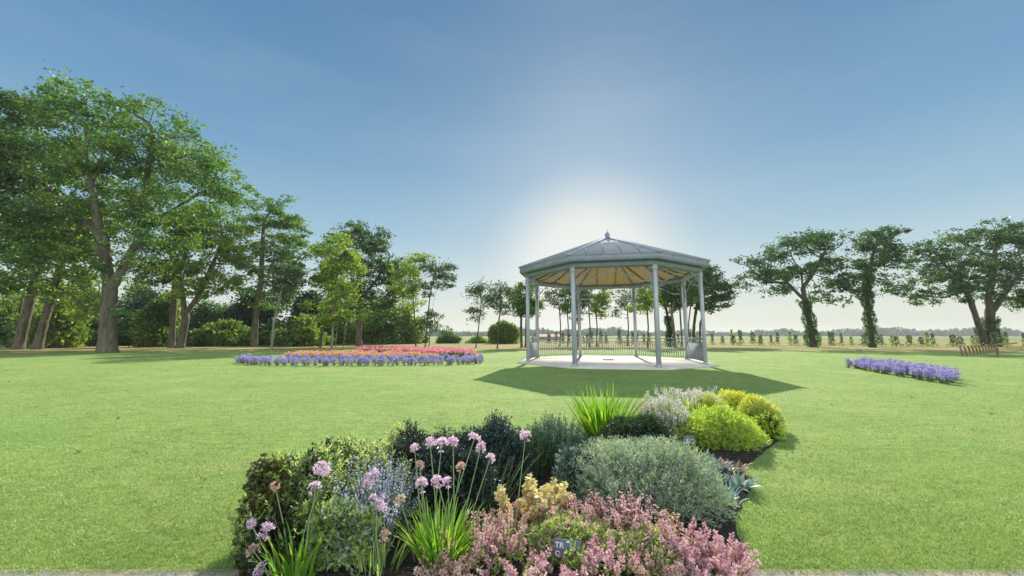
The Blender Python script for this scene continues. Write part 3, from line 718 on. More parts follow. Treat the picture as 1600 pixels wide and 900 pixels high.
ring_beam(MB(), GR + .09, GR - .08, BZ, 4.345).build('ring_beam', PAINT, band)
ring_beam(MB(), GR + .40, GR + .34, 4.33, 4.57).build('fascia', PAINT, band)
ring_beam(MB(), GR + .338, GR + .02, 4.35, 4.38).build('soffit', PAINT, band)
ring_beam(MB(), GR - .13, GR - .18, 4.10, 4.40).build('inner_valance', PAINT, band)
# roof
AP = 6.33; mb = MB(); A = octa(GR + .45); top = np.array([0, 0, AP])
V = np.concatenate([np.c_[A, np.full(8, 4.585)], [top], np.c_[octa(GR + .33), np.full(8, 4.54)], [top - [0, 0, .06]]])
i = np.arange(8); j = (i + 1) % 8
mb.add(V, np.stack([i, j, np.full(8, 8)], 1)); mb.F.append((np.stack([j + 9, i + 9, np.full(8, 17)], 1), 0)); mb.F.append((np.stack([i, i + 9, j + 9, j], 1), 0))
roof = mb.build('roof', ROOFM, band)
ms = MB()
for k in range(8):
    a = np.r_[A[k], 4.585]; b = np.r_[A[(k + 1) % 8], 4.585]
    for s_ in (.2, .4, .6, .8):
        lo = a * (1 - s_) + b * s_; t_ = 2 * min(s_, 1 - s_); hi = (top * t_ + (a if s_ < .5 else b) * (1 - t_))
        up_ = np.array([0, 0, .022]); ms.bar(lo + up_, lo + (hi - lo) * .97 + up_, .022, .03)
ms.build('seam', ROOFM, roof)
mh = MB()
for k in range(8):
    a = np.r_[A[k], 4.60]; mh.bar(a, a + (top - a) * .985 + [0, 0, .02], .16, .07)
mh.build('hip_cap', HIPM, roof)
MB().lathe([(.0, -.05), (.24, -.05), (.20, .03), (.12, .08), (.16, .16), (.13, .26), (.05, .33), (.03, .40), (.012, .44), (.010, .58), (.0, .60)], 12).build('finial', PAINT, band, True).scale = (.82, .82, .82); [o for o in band.children if o.name == 'finial'][0].location = (0, 0, AP)
# ceiling and rafters
Ci = octa(GR - .19); mb = MB(); apx = np.array([0, 0, 5.95])
mb.add(np.concatenate([np.c_[Ci, np.full(8, 4.36)], [apx]]), np.stack([j, i, np.full(8, 8)], 1)); mb.build('ceiling', CEIL, band)
for k in range(8):
    a = np.r_[Ci[k], 4.36]; b = np.r_[Ci[(k + 1) % 8], 4.36]; d = np.array([0, 0, .045])
    MB().bar(a - d, apx - d, .09, .10).build('rafter', PAINT, band)
    for s_ in (.33, .67):
        lo = a * (1 - s_) + b * s_; t_ = 2 * min(s_, 1 - s_); hi = apx * t_ + (a if s_ < .5 else b) * (1 - t_)
        MB().bar(lo - d * .8, hi - d * .8, .05, .06).build('rafter', RAFT, band)
# arches, railings, panels
for k in range(8):
    a, b = PO[k], PO[(k + 1) % 8]; L = np.linalg.norm(b - a); d = (b - a) / L
    def pt(s_, zz): q = a + d * s_; return (q[0], q[1], zz)
    mb = MB(); s0, s1 = .10, L - .10
    ss = np.linspace(s0, s1, 25); tt = (ss - s0) / (s1 - s0)
    zc = 3.50 + .42 * np.sin(np.pi * np.clip((tt - .14) / .72, 0, 1)) ** 1.5
    mb.tube([pt(s_, z_) for s_, z_ in zip(ss, zc)], .020, 5)
    for sg, e in ((1, s0), (-1, s1)):
        th_ = np.linspace(0, np.pi / 2, 9)
        mb.tube([pt(e + sg * .75 * (1 - math.cos(x_)), 3.25 + .80 * math.sin(x_)) for x_ in th_], .017, 5)
        th_ = np.linspace(0, 2 * np.pi, 13)
        mb.tube([pt(e + sg * (.20 + .13 * math.cos(x_)), 3.86 + .13 * math.sin(x_)) for x_ in th_], .012, 4)
        mb.tube([pt(e, 3.0), pt(e + sg * .10, 3.3), pt(e + sg * .05, 3.5)], .014, 4)
    mb.build('arch_bracket', PAINT, band)


def side(k): a, b = PO[k], PO[(k + 1) % 8]; L = np.linalg.norm(b - a); return a, (b - a) / L, L


for k in (3, 4, 5):                      # the three back sides: baluster railings
    a, d, L = side(k); q0 = a + d * .11; q1 = a + d * (L - .11)
    mb = MB(); mb.bar((*q0, FZ + 1.08), (*q1, FZ + 1.08), .07, .045); mb.bar((*q0, FZ + .90), (*q1, FZ + .90), .035, .03); mb.bar((*q0, FZ + .13), (*q1, FZ + .13), .04, .03)
    rl = mb.build('railing', PAINT, band); nb_ = 22
    me = MB().box((0, 0, .515), (.027, .027, .75)).mesh('baluster', PAINT)
    for q in range(nb_):
        s_ = .11 + (L - .22) * (q + 1) / (nb_ + 1); p = a + d * s_
        o = link('baluster', me, rl); o.location = (p[0], p[1], FZ)
    for q in (0.25, .5, .75):
        p = a + d * L * q; MB().bar((*p, FZ + .90), (*p, FZ + 1.06), .03, .03).build('rail_spacer', PAINT, rl)
for k in (2, 6):                         # solid side panels with openwork strip
    a, d, L = side(k); q0 = a + d * .10; q1 = a + d * (L - .10); m_ = (q0 + q1) / 2; az_ = math.atan2(d[1], d[0])
    mb = MB(); mb.box((m_[0], m_[1], FZ + .48), (L - .2, .05, .76), az_)
    pn = mb.build('side_panel', PAINT, band)
    MB().bar((*q0, FZ + 1.10), (*q1, FZ + 1.10), .09, .06).build('top_rail', PAINT, pn)
    mf = MB(); mf.bar((*q0, FZ + .875), (*q1, FZ + .875), .06, .03)
    for s0_, s1_ in ((.0, .5), (.5, 1.0)):
        for z0_, z1_ in ((.89, 1.07), (1.07, .89)):
            p0_ = q0 + (q1 - q0) * (s0_ + .03); p1_ = q0 + (q1 - q0) * (s1_ - .03)
            mf.bar((*p0_, FZ + z0_), (*p1_, FZ + z1_), .025, .03)
    mf.box((m_[0], m_[1], FZ + .98), (.12, .04, .18), az_); mf.build('lattice', PAINT, pn)
# crumpled reddish cloth on the floor
x, y = ground(951, 564.5); mb = MB(); rc = np.random.default_rng(8); gx = np.linspace(-.3, .3, 14); gy = np.linspace(-.25, .25, 8)
XX, YY = np.meshgrid(gx, gy); ZZ = .012 + .05 * np.abs(np.sin(XX * 13 + YY * 7)) * rc.uniform(.4, 1, XX.shape)
ii = (np.arange(7)[:, None] * 14 + np.arange(13)[None]).ravel()
mb.add(np.stack([XX, YY, ZZ], -1).reshape(-1, 3), np.stack([ii, ii + 1, ii + 15, ii + 14], 1))
tag(mb.build('cloth', solid_mat('red_cloth', (.25, .10, .09), (.4, .2, .18), .9, 12), loc=(x, y, FZ), smooth=True), 'small crumpled dull red cloth on the bandstand floor', 'cloth')

# picnic tables beyond the bandstand
WOODP = solid_mat('pale_bench_wood', (.5, .46, .38), (.66, .61, .52), .7, 6)
def picnic(u_, v_, rz, lab, s=1.0):
    x, y = ground(u_, v_); r = empty('picnic_table', (x, y, 0), rz); r.scale = (s, s, s)
    MB().box((0, 0, .74), (1.7, .75, .05)).build('tabletop', WOODP, r)
    for sg in (-1, 1): MB().box((0, sg * .68, .45), (1.7, .26, .045)).build('bench_seat', WOODP, r)
    for sx in (-.6, .6):
        mb = MB(); mb.bar((sx, -.75, 0), (sx, -.2, .71), .08, .05); mb.bar((sx, .75, 0), (sx, .2, .71), .08, .05); mb.bar((sx, -.72, .40), (sx, .72, .40), .07, .05); mb.build('leg', WOODP, r)
    return tag(r, lab, 'picnic table', 'picnic tables beyond the bandstand')
picnic(929, 541, .1, 'picnic table with pale top seen through the back railing centre', 1.25)
picnic(980, 540, .3, 'darker picnic table behind the back right post of the bandstand', 1.0)

# stubby log palisade and rail under the right-hand tree
LOG = solid_mat('log_wood', (.20, .13, .07), (.40, .28, .16), .85, 8, .4, 30, stretch=(1, 1, .3))
x0_, y0_ = ground(1506, 557); x1_, y1_ = ground(1560, 549.5); root = empty('log_fence', (x0_, y0_, 0))
for q in range(12):
    s_ = q / 11; px_, py_ = (x1_ - x0_) * s_, (y1_ - y0_) * s_
    MB().tube([(px_, py_, -.1), (px_ - .07, py_, .3), (px_ - .16, py_, .60)], [.055, .055, .05], 7).build('log', LOG, root)
xr, yr = ground(1590, 546); MB().bar((x1_ - x0_, y1_ - y0_, .60), (xr - x0_, yr - y0_, .60), .09, .11).build('rail', LOG, root)
xp, yp = ground(1560, 557.5); MB().tube([(xp - x0_, yp - y0_, -.1), (xp - x0_, yp - y0_, .66)], .06, 7).build('post', LOG, root)
MB().bar((.6 * (x1_ - x0_), .6 * (y1_ - y0_), .61), (xp - x0_, yp - y0_, .61), .06, .08).build('rail', LOG, root)
tag(root, 'low brown log fence with slanting stubs before the massive right-hand tree', 'fence')

# ------------------------------------------------------------------ bedding flowers
PURP = leaf_mat('hyacinth_petals', [(.24, .20, .46), (.38, .34, .62), (.56, .52, .80), (.78, .75, .92)], .35, .03, 6, (1, .95, 1.05))
FGREEN = leaf_mat('bedding_leaves', [(.05, .11, .04), (.12, .20, .07), (.30, .38, .20)], .4, .05, 5)
ORNG = leaf_mat('orange_petals', [(.62, .30, .14), (.80, .46, .24), (.88, .62, .38)], .35, .03, 6, (1, .9, .8))
PINK = leaf_mat('rose_petals', [(.62, .20, .26), (.78, .34, .40), (.88, .52, .56)], .35, .03, 6, (1, .85, .85))


def hyacinth(seed, petals, spikes=4, h=.36, r=.075):
    g = np.random.default_rng(seed); mb = MB(); n = 9
    B = np.c_[g.normal(size=(n, 2)) * .03, np.zeros(n)]; straps(mb, g, B, g.uniform(0, 6.28, n), g.uniform(.18, .28, n), np.full(n, .022), g.uniform(.1, .5, n), g.uniform(.3, .9, n), 3, 1)
    for s_ in range(spikes):
        cx, cy = g.normal(size=2) * r; hh = h * g.uniform(.8, 1.05); m = 60; t_ = g.uniform(.42, 1, m); a = g.uniform(0, 6.28, m)
        rr_ = .038 * np.sin(np.clip((1.12 - t_) / .8, 0, 1) * 2.2) + .008
        C = np.stack([cx + rr_ * np.cos(a) * .6, cy + rr_ * np.sin(a) * .6, t_ * hh], 1); leafq(mb, g, C, np.stack([np.cos(a), np.sin(a), g.normal(size=m) * .5], 1), .045, .028)
        mb.tube([(cx * .4, cy * .4, 0), (cx, cy, hh * .5)], .008, 4, 1)
    return mb.mesh('hyacinth', [petals, FGREEN])


def low_flower(seed, petals, h=.26):
    g = np.random.default_rng(seed); mb = MB(); n = 26
    leafq(mb, g, np.c_[g.normal(size=(n, 2)) * .09, g.uniform(0, h * .6, n)], g.normal(size=(n, 3)) + [0, 0, .6], .10, .05, 1)
    m = 60; leafq(mb, g, np.c_[g.normal(size=(m, 2)) * .10, g.uniform(h * .7, h, m)], g.normal(size=(m, 3)) + [0, 0, .5], .07, .055, 0)
    return mb.mesh('bedding_flower', [petals, FGREEN])


HM = [hyacinth(200 + q, PURP) for q in range(4)]; OM = [low_flower(210 + q, ORNG) for q in range(3)]; PM = [low_flower(220 + q, PINK) for q in range(3)]
gb = np.random.default_rng(31)


def band_fill(front, back, rows, spacing, meshes, name, label, cat, group, sc=1.0, jit=.06):
    F = [np.array(ground(*q)) for q in front]; Bk = [np.array(ground(*q)) for q in back]
    def along_(P_, s_):
        seg = [np.linalg.norm(b - a) for a, b in zip(P_[:-1], P_[1:])]; T = sum(seg); d_ = s_ * T
        for a, b, l in zip(P_[:-1], P_[1:], seg):
            if d_ <= l: return a + (b - a) * d_ / l
            d_ -= l
        return P_[-1]
    T = sum(np.linalg.norm(b - a) for a, b in zip(F[:-1], F[1:])); nn = int(T / spacing)
    for r_ in range(rows):
        for q in range(nn):
            s_ = (q + .5 * (r_ % 2) + .25) / nn; w = r_ / max(1, rows - 1)
            p = along_(F, s_) * (1 - w) + along_(Bk, s_) * w + gb.normal(size=2) * jit
            o = link(name, meshes[gb.integers(len(meshes))]); o.location = (p[0], p[1], 0); o.rotation_euler = (0, 0, gb.uniform(0, 6.28)); s2 = sc * gb.uniform(.72, 1.2); o.scale = (s2, s2, s2)
            tag(o, label, cat, group)


band_fill([(372, 567), (400, 570.5), (480, 572), (600, 571.5), (700, 570.5), (756, 568)], [(374, 563.5), (450, 564), (600, 563.5), (756, 564)], 3, .19, HM, 'hyacinth',
          'purple hyacinth in the long front band of the left flower bed', 'hyacinth', 'purple hyacinths of the left flower bed', .9)
band_fill([(1328, 574), (1375, 583), (1430, 592), (1487, 602)], [(1345, 569), (1395, 575), (1440, 583), (1487, 592)], 4, .20, HM, 'hyacinth',
          'purple hyacinth in the short band on the right lawn', 'hyacinth', 'purple hyacinths of the right flower bed', .88)
band_fill([(452, 560.5), (560, 561.5), (690, 562.5)], [(470, 557.5), (560, 557.5), (650, 559)], 3, .26, OM, 'orange_flower', 'low orange flower in the middle band of the left flower bed', 'flower', 'orange flowers of the left flower bed', 1.2)
band_fill([(560, 553.5), (620, 555), (690, 558), (742, 561)], [(566, 549.5), (640, 551), (690, 553.5), (738, 557.5)], 5, .36, PM, 'pink_flower', 'low rose-pink flower in the back band of the left flower bed', 'flower', 'pink flowers of the left flower bed', 1.5)

# ------------------------------------------------------------------ mixed bed in front
def spec(uc, vt, vf, ru, asp=.8):
    """centre, radii and height of a mound whose front foot, top and half width were measured on the photograph"""
    Yf = ground(uc, vf)[1]; rx = ru * Yf / ray(uc, vf)[1]
    for _ in range(6):
        Yc = Yf + rx * asp; rx = ru * Yc / ray(uc, vt)[1]
    H = at(uc, vt, Yf + rx * asp)[2]
    return (uc - 800) * Yc / ray(uc, vt + .4 * (vf - vt))[1], Yc, rx, rx * asp, max(H, .12)


def stemset(g, n, r0, h, sp, k=7, hv=(.7, 1.0), curve=.3, rx=None, ry=None):
    a = g.uniform(0, 6.28, n); q = np.sqrt(g.random(n)); rx = rx or r0; ry = ry or r0
    B = np.stack([np.cos(a) * q * rx, np.sin(a) * q * ry, 0 * a], 1); H = h * g.uniform(hv[0], hv[1], n) * (1 - .35 * q ** 2)
    out = np.stack([np.cos(a), np.sin(a), 0 * a], 1) * (sp * q * g.uniform(.5, 1.3, n))[:, None] + np.c_[g.normal(size=(n, 2)) * sp * .25, np.zeros(n)]
    t_ = np.linspace(0, 1, k)[None, :, None]
    return B[:, None] + out[:, None] * (t_ * (1 - curve) + t_ ** 2 * curve) + np.array([0, 0, 1.0]) * H[:, None, None] * (t_ ** .95)


def along(g, P, per, t0, t1):
    n, k, _ = P.shape; t_ = g.uniform(t0, t1, (n, per)) * (k - 1); i_ = np.minimum(t_.astype(int), k - 2); f_ = (t_ - i_)[..., None]; r_ = np.arange(n)[:, None]
    a, b = P[r_, i_], P[r_, i_ + 1]; return (a + (b - a) * f_).reshape(-1, 3), unit((b - a).reshape(-1, 3)), (t_ / (k - 1)).reshape(-1)


def radial(g, T, up_=.3):
    d = g.normal(size=T.shape); d -= (d * T).sum(1)[:, None] * T; return unit(d) + T * up_


M = {
    'grey': leaf_mat('silver_leaves', [(.10, .15, .12), (.24, .33, .26), (.42, .52, .40), (.66, .73, .56)], .32, .05, 5, (1, 1.05, .85)),
    'rose': leaf_mat('withered_leaves', [(.16, .10, .08), (.32, .22, .17), (.46, .36, .28)], .25, .05, 6),
    'mint': leaf_mat('pale_silver_leaves', [(.18, .26, .14), (.42, .54, .32), (.72, .80, .56)], .35, .04, 5),
    'dkgreen': leaf_mat('deep_green_leaves', [(.010, .030, .012), (.03, .07, .022), (.07, .12, .035)], .3, .06, 5),
    'acid': leaf_mat('yellow_green_leaves', [(.22, .38, .05), (.46, .64, .08), (.66, .80, .12), (.82, .86, .24)], .45, .03, 4, (1.1, 1.1, .6)),
    'gold': leaf_mat('gold_leaves', [(.40, .50, .06), (.66, .74, .09), (.82, .84, .16), (.88, .86, .36)], .45, .03, 4, (1.1, 1.0, .6)),
    'bright': leaf_mat('bright_strap_leaves', [(.06, .18, .02), (.14, .33, .03), (.30, .50, .05), (.62, .62, .08)], .5, .06, 6),
    'mid': leaf_mat('herb_leaves', [(.10, .20, .05), (.24, .38, .09), (.44, .56, .17), (.62, .68, .30)], .42, .05, 6),
    'varieg': leaf_mat('variegated_leaves', [(.07, .15, .04), (.34, .46, .18), (.64, .72, .38), (.88, .90, .66)], .5, .06, 8),
    'blue': leaf_mat('blue_green_leaves', [(.02, .06, .045), (.05, .12, .09), (.10, .19, .15)], .3, .06, 5, (1, 1.05, .9)),
    'navy': leaf_mat('shadow_leaves', [(.006, .014, .012), (.014, .03, .025), (.03, .05, .045), (.10, .13, .13)], .2, .08, 5),  # near-black leaves, deep shade among the shrubs put into the colour
    'rust': leaf_mat('rusty_leaves', [(.02, .05, .015), (.06, .10, .03), (.16, .12, .05), (.30, .18, .07)], .35, .05, 6),
    'pinkf': leaf_mat('pink_bracts', [(.46, .20, .25), (.68, .40, .45), (.82, .58, .60), (.90, .78, .74)], .35, .03, 9, (1, .9, .9)),
    'dusty': leaf_mat('dusty_bracts', [(.38, .22, .19), (.60, .42, .34), (.76, .60, .48), (.84, .76, .58)], .35, .03, 9, (1, .9, .85)),
    'cream': leaf_mat('cream_bracts', [(.55, .50, .20), (.78, .70, .36), (.88, .84, .58)], .4, .03, 9, (1, .95, .7)),
    'creamy': leaf_mat('butter_leaves', [(.55, .38, .06), (.75, .55, .12), (.86, .74, .30)], .4, .03, 9, (1, .95, .7)),
    'lilac': leaf_mat('lilac_petals', [(.74, .50, .70), (.88, .68, .82), (.94, .84, .90)], .4, .03, 9, (1, .95, 1)),
    'lilacw': leaf_mat('pale_petals', [(.60, .55, .60), (.76, .72, .74), (.88, .86, .84)], .4, .03, 9, (1, .97, .95)),
    'bluef': leaf_mat('blue_flowers', [(.34, .38, .60), (.50, .54, .74), (.70, .74, .86)], .35, .03, 9, (1, 1, 1)),
    'stem': leaf_mat('green_stems', [(.10, .20, .06), (.20, .32, .10), (.32, .42, .18)], .2, .08, 9),
    'brown': leaf_mat('dry_stems', [(.10, .06, .04), (.24, .16, .10), (.42, .32, .22)], .2, .05, 9),
    'lamb': leaf_mat('felted_leaves', [(.14, .24, .22), (.26, .38, .34), (.42, .52, .46)], .25, .05, 6, (1, 1, .9)),
}


def stem_tubes(P, r0, r1, name, mat, root, k=4):
    mb = MB()
    for q in P: mb.tube(q, np.linspace(r0, r1, len(q)), k)
    return mb.build(name, mat, root)


def mound(name, label, sp_, mat, seed, sprigs=1400, per=9, ll=.030, lw=.007, sl=.10, cat='shrub', group=None, lump=.10, upw=.35, second=None):
    """dense rounded shrub of small leafy sprigs over a twiggy middle"""
    X, Y, rx, ry, H = sp_; g = np.random.default_rng(seed); root = empty(name, (X, Y, .02))
    d = unit(g.normal(size=(sprigs, 3))); d[:, 2] = np.abs(d[:, 2]) ** .85; ph = g.uniform(0, 6, 4)
    lum = 1 + lump * (np.sin(d[:, 0] * 6 + ph[0]) + np.sin(d[:, 1] * 7 + ph[1]) * np.sin(d[:, 2] * 5 + ph[2]))
    r = lum * g.uniform(.62, 1.0, sprigs)
    B = d * r[:, None] * np.array([rx, ry, H]) * .92
    D = unit(d * np.array([1, 1, .8]) + g.normal(size=(sprigs, 3)) * .35 + [0, 0, upw])
    T = g.random((sprigs, per)); base = (B[:, None] + D[:, None] * (T * sl)[..., None]).reshape(-1, 3); DD = np.repeat(D, per, 0)
    L = ll * g.uniform(.6, 1.3, len(base)); mb = MB(); mi = 0
    mats = [mat] + ([second] if second else [])
    if second:
        pick = np.repeat(g.random(sprigs) < .35, per)
        leafq(mb, g, base[~pick], DD[~pick] * .7 + g.normal(size=(int((~pick).sum()), 3)) * .6, L[~pick], lw, 0); leafq(mb, g, base[pick], DD[pick] * .7 + g.normal(size=(int(pick.sum()), 3)) * .6, L[pick], lw, 1)
    else: leafq(mb, g, base, DD * .7 + g.normal(size=(len(base), 3)) * .6, L, lw, 0)
    mb.build('foliage', mats, root)
    ms = MB(); m = 140; dd = unit(g.normal(size=(m, 3))); dd[:, 2] = np.abs(dd[:, 2])
    for q in dd: ms.tube([(q[0] * rx * .15, q[1] * ry * .15, 0), q * np.array([rx, ry, H]) * [.5, .5, .45], q * np.array([rx, ry, H]) * .88], [.006, .004, .002], 3)
    ms.build('twigs', M['brown'], root)
    return tag(root, label, cat, group)


BP = 'shrubs of the mixed flower bed'
mound('silver_shrub', 'large silver-grey mounded shrub, biggest in the mixed bed', spec(1005, 694, 838, 128), M['grey'], 300, 5200, 13, .026, .006, .09, lump=.07, second=M['mint'])
mound('silver_shrub', 'smaller blue-grey shrub at the left shoulder of the large silver one', spec(905, 705, 790, 36), M['blue'], 301, 1500, 10, .028, .007, .08, second=M['grey'])
mound('green_shrub', 'dark green low mound behind the large silver shrub', spec(998, 656, 735, 56), M['dkgreen'], 302, 2600, 9, .040, .009, .08)
mound('gold_shrub', 'large yellow-green mound beside the small hooked plant sign', spec(1122, 642, 712, 68), M['acid'], 303, 4200, 10, .030, .008, .08, second=M['mid'], lump=.07)
mound('gold_shrub', 'golden mound at the far right corner of the mixed bed', spec(1184, 622, 680, 34), M['gold'], 304, 2200, 9, .030, .009, .06, second=M['mint'], lump=.05)
mound('gold_shrub', 'yellow mound at the farthest end of the mixed bed', spec(1146, 610, 664, 34), M['gold'], 305, 2000, 9, .030, .010, .05, lump=.05)
mound('gold_shrub', 'small green-gold mound on the right edge below the golden one', spec(1196, 652, 690, 20), M['acid'], 306, 900, 9, .034, .011, .07, second=M['dkgreen'])
mound('green_shrub', 'dull pinkish low mound between the yellow mounds', spec(1110, 622, 668, 26), M['acid'], 307, 1000, 9, .034, .010, .08, second=M['dusty'])
mound('leafy_shrub', 'rust-tinged dark bush at the left end of the mixed bed', spec(416, 722, 885, 24), M['rust'], 308, 2200, 8, .030, .016, .07, second=M['mid'], lump=.10)
mound('leafy_shrub', 'pale variegated leafy shrub near the left end of the bed', spec(486, 712, 858, 50), M['varieg'], 309, 3200, 8, .036, .013, .10, lump=.14, second=M['dkgreen'])  # deep green share of the leaves paints the shaded gaps
mound('leafy_shrub', 'variegated shrub with cream leaf edges behind the blue flower sprays', spec(560, 704, 815, 46), M['varieg'], 310, 2800, 8, .038, .011, .11, lump=.14, second=M['dkgreen'])  # deep green leaves mixed in as painted dark gaps here too
mound('leafy_shrub', 'cream-edged narrow-leaved shrub next to the first blackish shrub', spec(618, 692, 790, 34), M['varieg'], 318, 1800, 8, .045, .010, .12, lump=.14)
mound('leafy_shrub', 'blue-green leafy plant at the left front corner beneath dark foliage', spec(430, 815, 905, 30), M['dkgreen'], 319, 1100, 8, .036, .016, .07, second=M['rust'])
mound('leafy_shrub', 'light green low leafy plant at the front left beneath the lilac flowers', spec(535, 800, 905, 55), M['mid'], 311, 1300, 8, .038, .015, .07, second=M['grey'])
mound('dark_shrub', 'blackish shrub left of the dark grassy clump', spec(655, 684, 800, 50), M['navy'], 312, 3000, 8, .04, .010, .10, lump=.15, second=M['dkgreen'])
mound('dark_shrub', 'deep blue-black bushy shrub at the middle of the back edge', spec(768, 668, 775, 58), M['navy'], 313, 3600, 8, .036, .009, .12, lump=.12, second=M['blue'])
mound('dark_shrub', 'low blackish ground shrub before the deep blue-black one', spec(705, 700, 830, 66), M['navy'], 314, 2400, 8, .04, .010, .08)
mound('pale_shrub', 'creamy low leaf mass beneath the white and lilac flowers', spec(1040, 640, 698, 46), M['mint'], 321, 1800, 9, .04, .013, .08, second=M['acid'])
mound('herb_shrub', 'fresh yellow-green herb mound around the leaning dark plant label', spec(885, 836, 893, 66), M['mid'], 315, 2600, 8, .026, .012, .06, lump=.16, second=M['dusty'])
mound('herb_shrub', 'small green sprigs growing over the right half of the dark plant label', (at(897, 872, 2.215)[0], 2.215, .045, .02, .15), M['mid'], 320, 60, 6, .024, .012, .04)
mound('herb_shrub', 'yellow-green herb patch between pink spikes at the front right', spec(1010, 850, 910, 52), M['mid'], 316, 1900, 8, .026, .012, .06, lump=.16, second=M['dusty'])


def spike_plant(name, label, X, Y, rx, ry, H, n, seed, fm, lm, sm, t0=.5, per=40, fl=.017, fw=.012, nl=14, ll=.03, lw=.013, sp=.10, hv=(.65, 1.0), r_w=.011, cat='flowering plant', group=None, whorl=0, indiv=True):
    """stems carrying a flower spike each; leaves lower down"""
    g = np.random.default_rng(seed); root = empty(name, (X, Y, .02)); P = stemset(g, n, rx, H, sp, hv=hv, rx=rx, ry=ry)
    stem_tubes(P, .003, .0014, 'stems', sm, root, 3)
    C, T, tt = along(g, P, nl, .08, t0 + .12); mb = MB(); leafq(mb, g, C, radial(g, T, .5), ll * g.uniform(.6, 1.3, len(C)), lw, 0); mb.build('foliage', lm, root)
    for s_ in range(n):
        C, T, tt = along(g, P[s_:s_ + 1], per, t0, 1.0)
        if whorl:
            q = np.round((tt - t0) / (1 - t0) * whorl) / whorl; tt = t0 + q * (1 - t0) * .999; k = P.shape[1] - 1; i_ = np.minimum((tt * k).astype(int), k - 1); f_ = (tt * k - i_)[:, None]
            C = P[s_, i_] + (P[s_, i_ + 1] - P[s_, i_]) * f_ + g.normal(size=C.shape) * .003
        D = radial(g, T, .35); C = C + unit(D) * r_w * (1.15 - (tt - t0) / (1 - t0))[:, None] * g.uniform(.2, 1, len(C))[:, None]
        mb = MB(); leafq(mb, g, C, D, fl * g.uniform(.6, 1.3, len(C)), fw, 0); mb.build('flower_spike', fm, root)
    return tag(root, label, cat, group)


# pink spikes massed along the front
GP = 'pink flowering plants along the front of the mixed bed'
pinks = [
    (735, 800, 905, 34, 'pinkf', 'pink-flowered plant nearest the bright strap-leaved clump'),
    (700, 850, 925, 30, 'dusty', 'dusty pink plant at the front overlapping the strap-leaved clump'),
    (785, 790, 880, 34, 'dusty', 'dusty pink plant in front left of the cream spikes'),
    (800, 850, 925, 40, 'pinkf', 'pink plant left of the leaning dark plant label'),
    (845, 782, 850, 34, 'pinkf', 'pink plant directly in front of the cream spikes'),
    (900, 770, 850, 34, 'pinkf', 'tall pink spikes at the left front of the large silver shrub'),
    (950, 775, 850, 36, 'dusty', 'dusty pink spikes against the large silver shrub'),
    (985, 758, 865, 22, 'pinkf', 'tallest pink spikes rising before the large silver shrub'),
    (1030, 800, 885, 28, 'dusty', 'pale dusty pink spikes at the right front of the silver shrub'),
    (955, 845, 925, 44, 'pinkf', 'pink plant right of the leaning dark plant label'),
    (900, 884, 935, 44, 'pinkf', 'low pink plant at the very front below the dark label'),
    (1065, 812, 905, 28, 'pinkf', 'pink plant with one spike above bare dark soil'),
    (1080, 855, 925, 38, 'pinkf', 'rose-pink massed plant near the right front corner'),
    (1128, 840, 915, 30, 'pinkf', 'rose-pink plant at the right front corner beside the lawn'),
    (1025, 868, 930, 34, 'dusty', 'dusty pink low plant at the front between the green herbs'),
    (1115, 880, 935, 34, 'pinkf', 'low rose-pink plant at the bottom right of the bed'),
]
for i, (uc, vt, vf, ru, fm, lab) in enumerate(pinks):
    X, Y, rx, ry, H = spec(uc, vt, vf, ru)
    spike_plant('pink_spike_plant', lab, X, Y, rx, ry, H * 1.05, 26 if ru > 25 else 16, 400 + i, M[fm], M['dusty'] if i % 3 == 1 else M['mid'], M['brown'], t0=.42, per=52, fl=.016, fw=.012, sp=.09, hv=(.60, 1.0), whorl=11, r_w=.012, group=GP)
# cream spikes
X, Y, rx, ry, H = spec(833, 730, 835, 40)
spike_plant('cream_spike_plant', 'cream-yellow spiked plant with small lobed bracts in the bed centre', X, Y, rx * 1.05, ry * .9, H, 19, 430, M['cream'], M['creamy'], M['stem'], t0=.35, per=80, fl=.032, fw=.026, nl=34, ll=.042, lw=.026, whorl=9, r_w=.012, hv=(.62, 1.0))
# blue sprays, lavender, rosemary
def upright(name, label, s_, n, seed, fm, lm, t0, per, nl, ll, lw, fl=.012, fw=.008, sp=.15, sm='stem', group=None, hv=(.65, 1), cat='flowering plant'):
    X, Y, rx, ry, H = s_; g = np.random.default_rng(seed); root = empty(name, (X, Y, .02)); P = stemset(g, n, rx, H, sp, hv=hv, rx=rx * .85, ry=ry * .85)
    stem_tubes(P, .0028, .0012, 'stems', M[sm], root, 3)
    C, T, tt = along(g, P, nl, .05, 1.0 if not fm else t0 + .2); mb = MB(); leafq(mb, g, C, radial(g, T, .9), ll * g.uniform(.6, 1.3, len(C)), lw, 0); mb.build('foliage', M[lm], root)
    if fm:
        C, T, tt = along(g, P, per, t0, 1.0); D = radial(g, T, .3); mb = MB(); leafq(mb, g, C + unit(D) * .005, D, fl, fw, 0); mb.build('flowers', M[fm], root)
    return tag(root, label, cat, group)


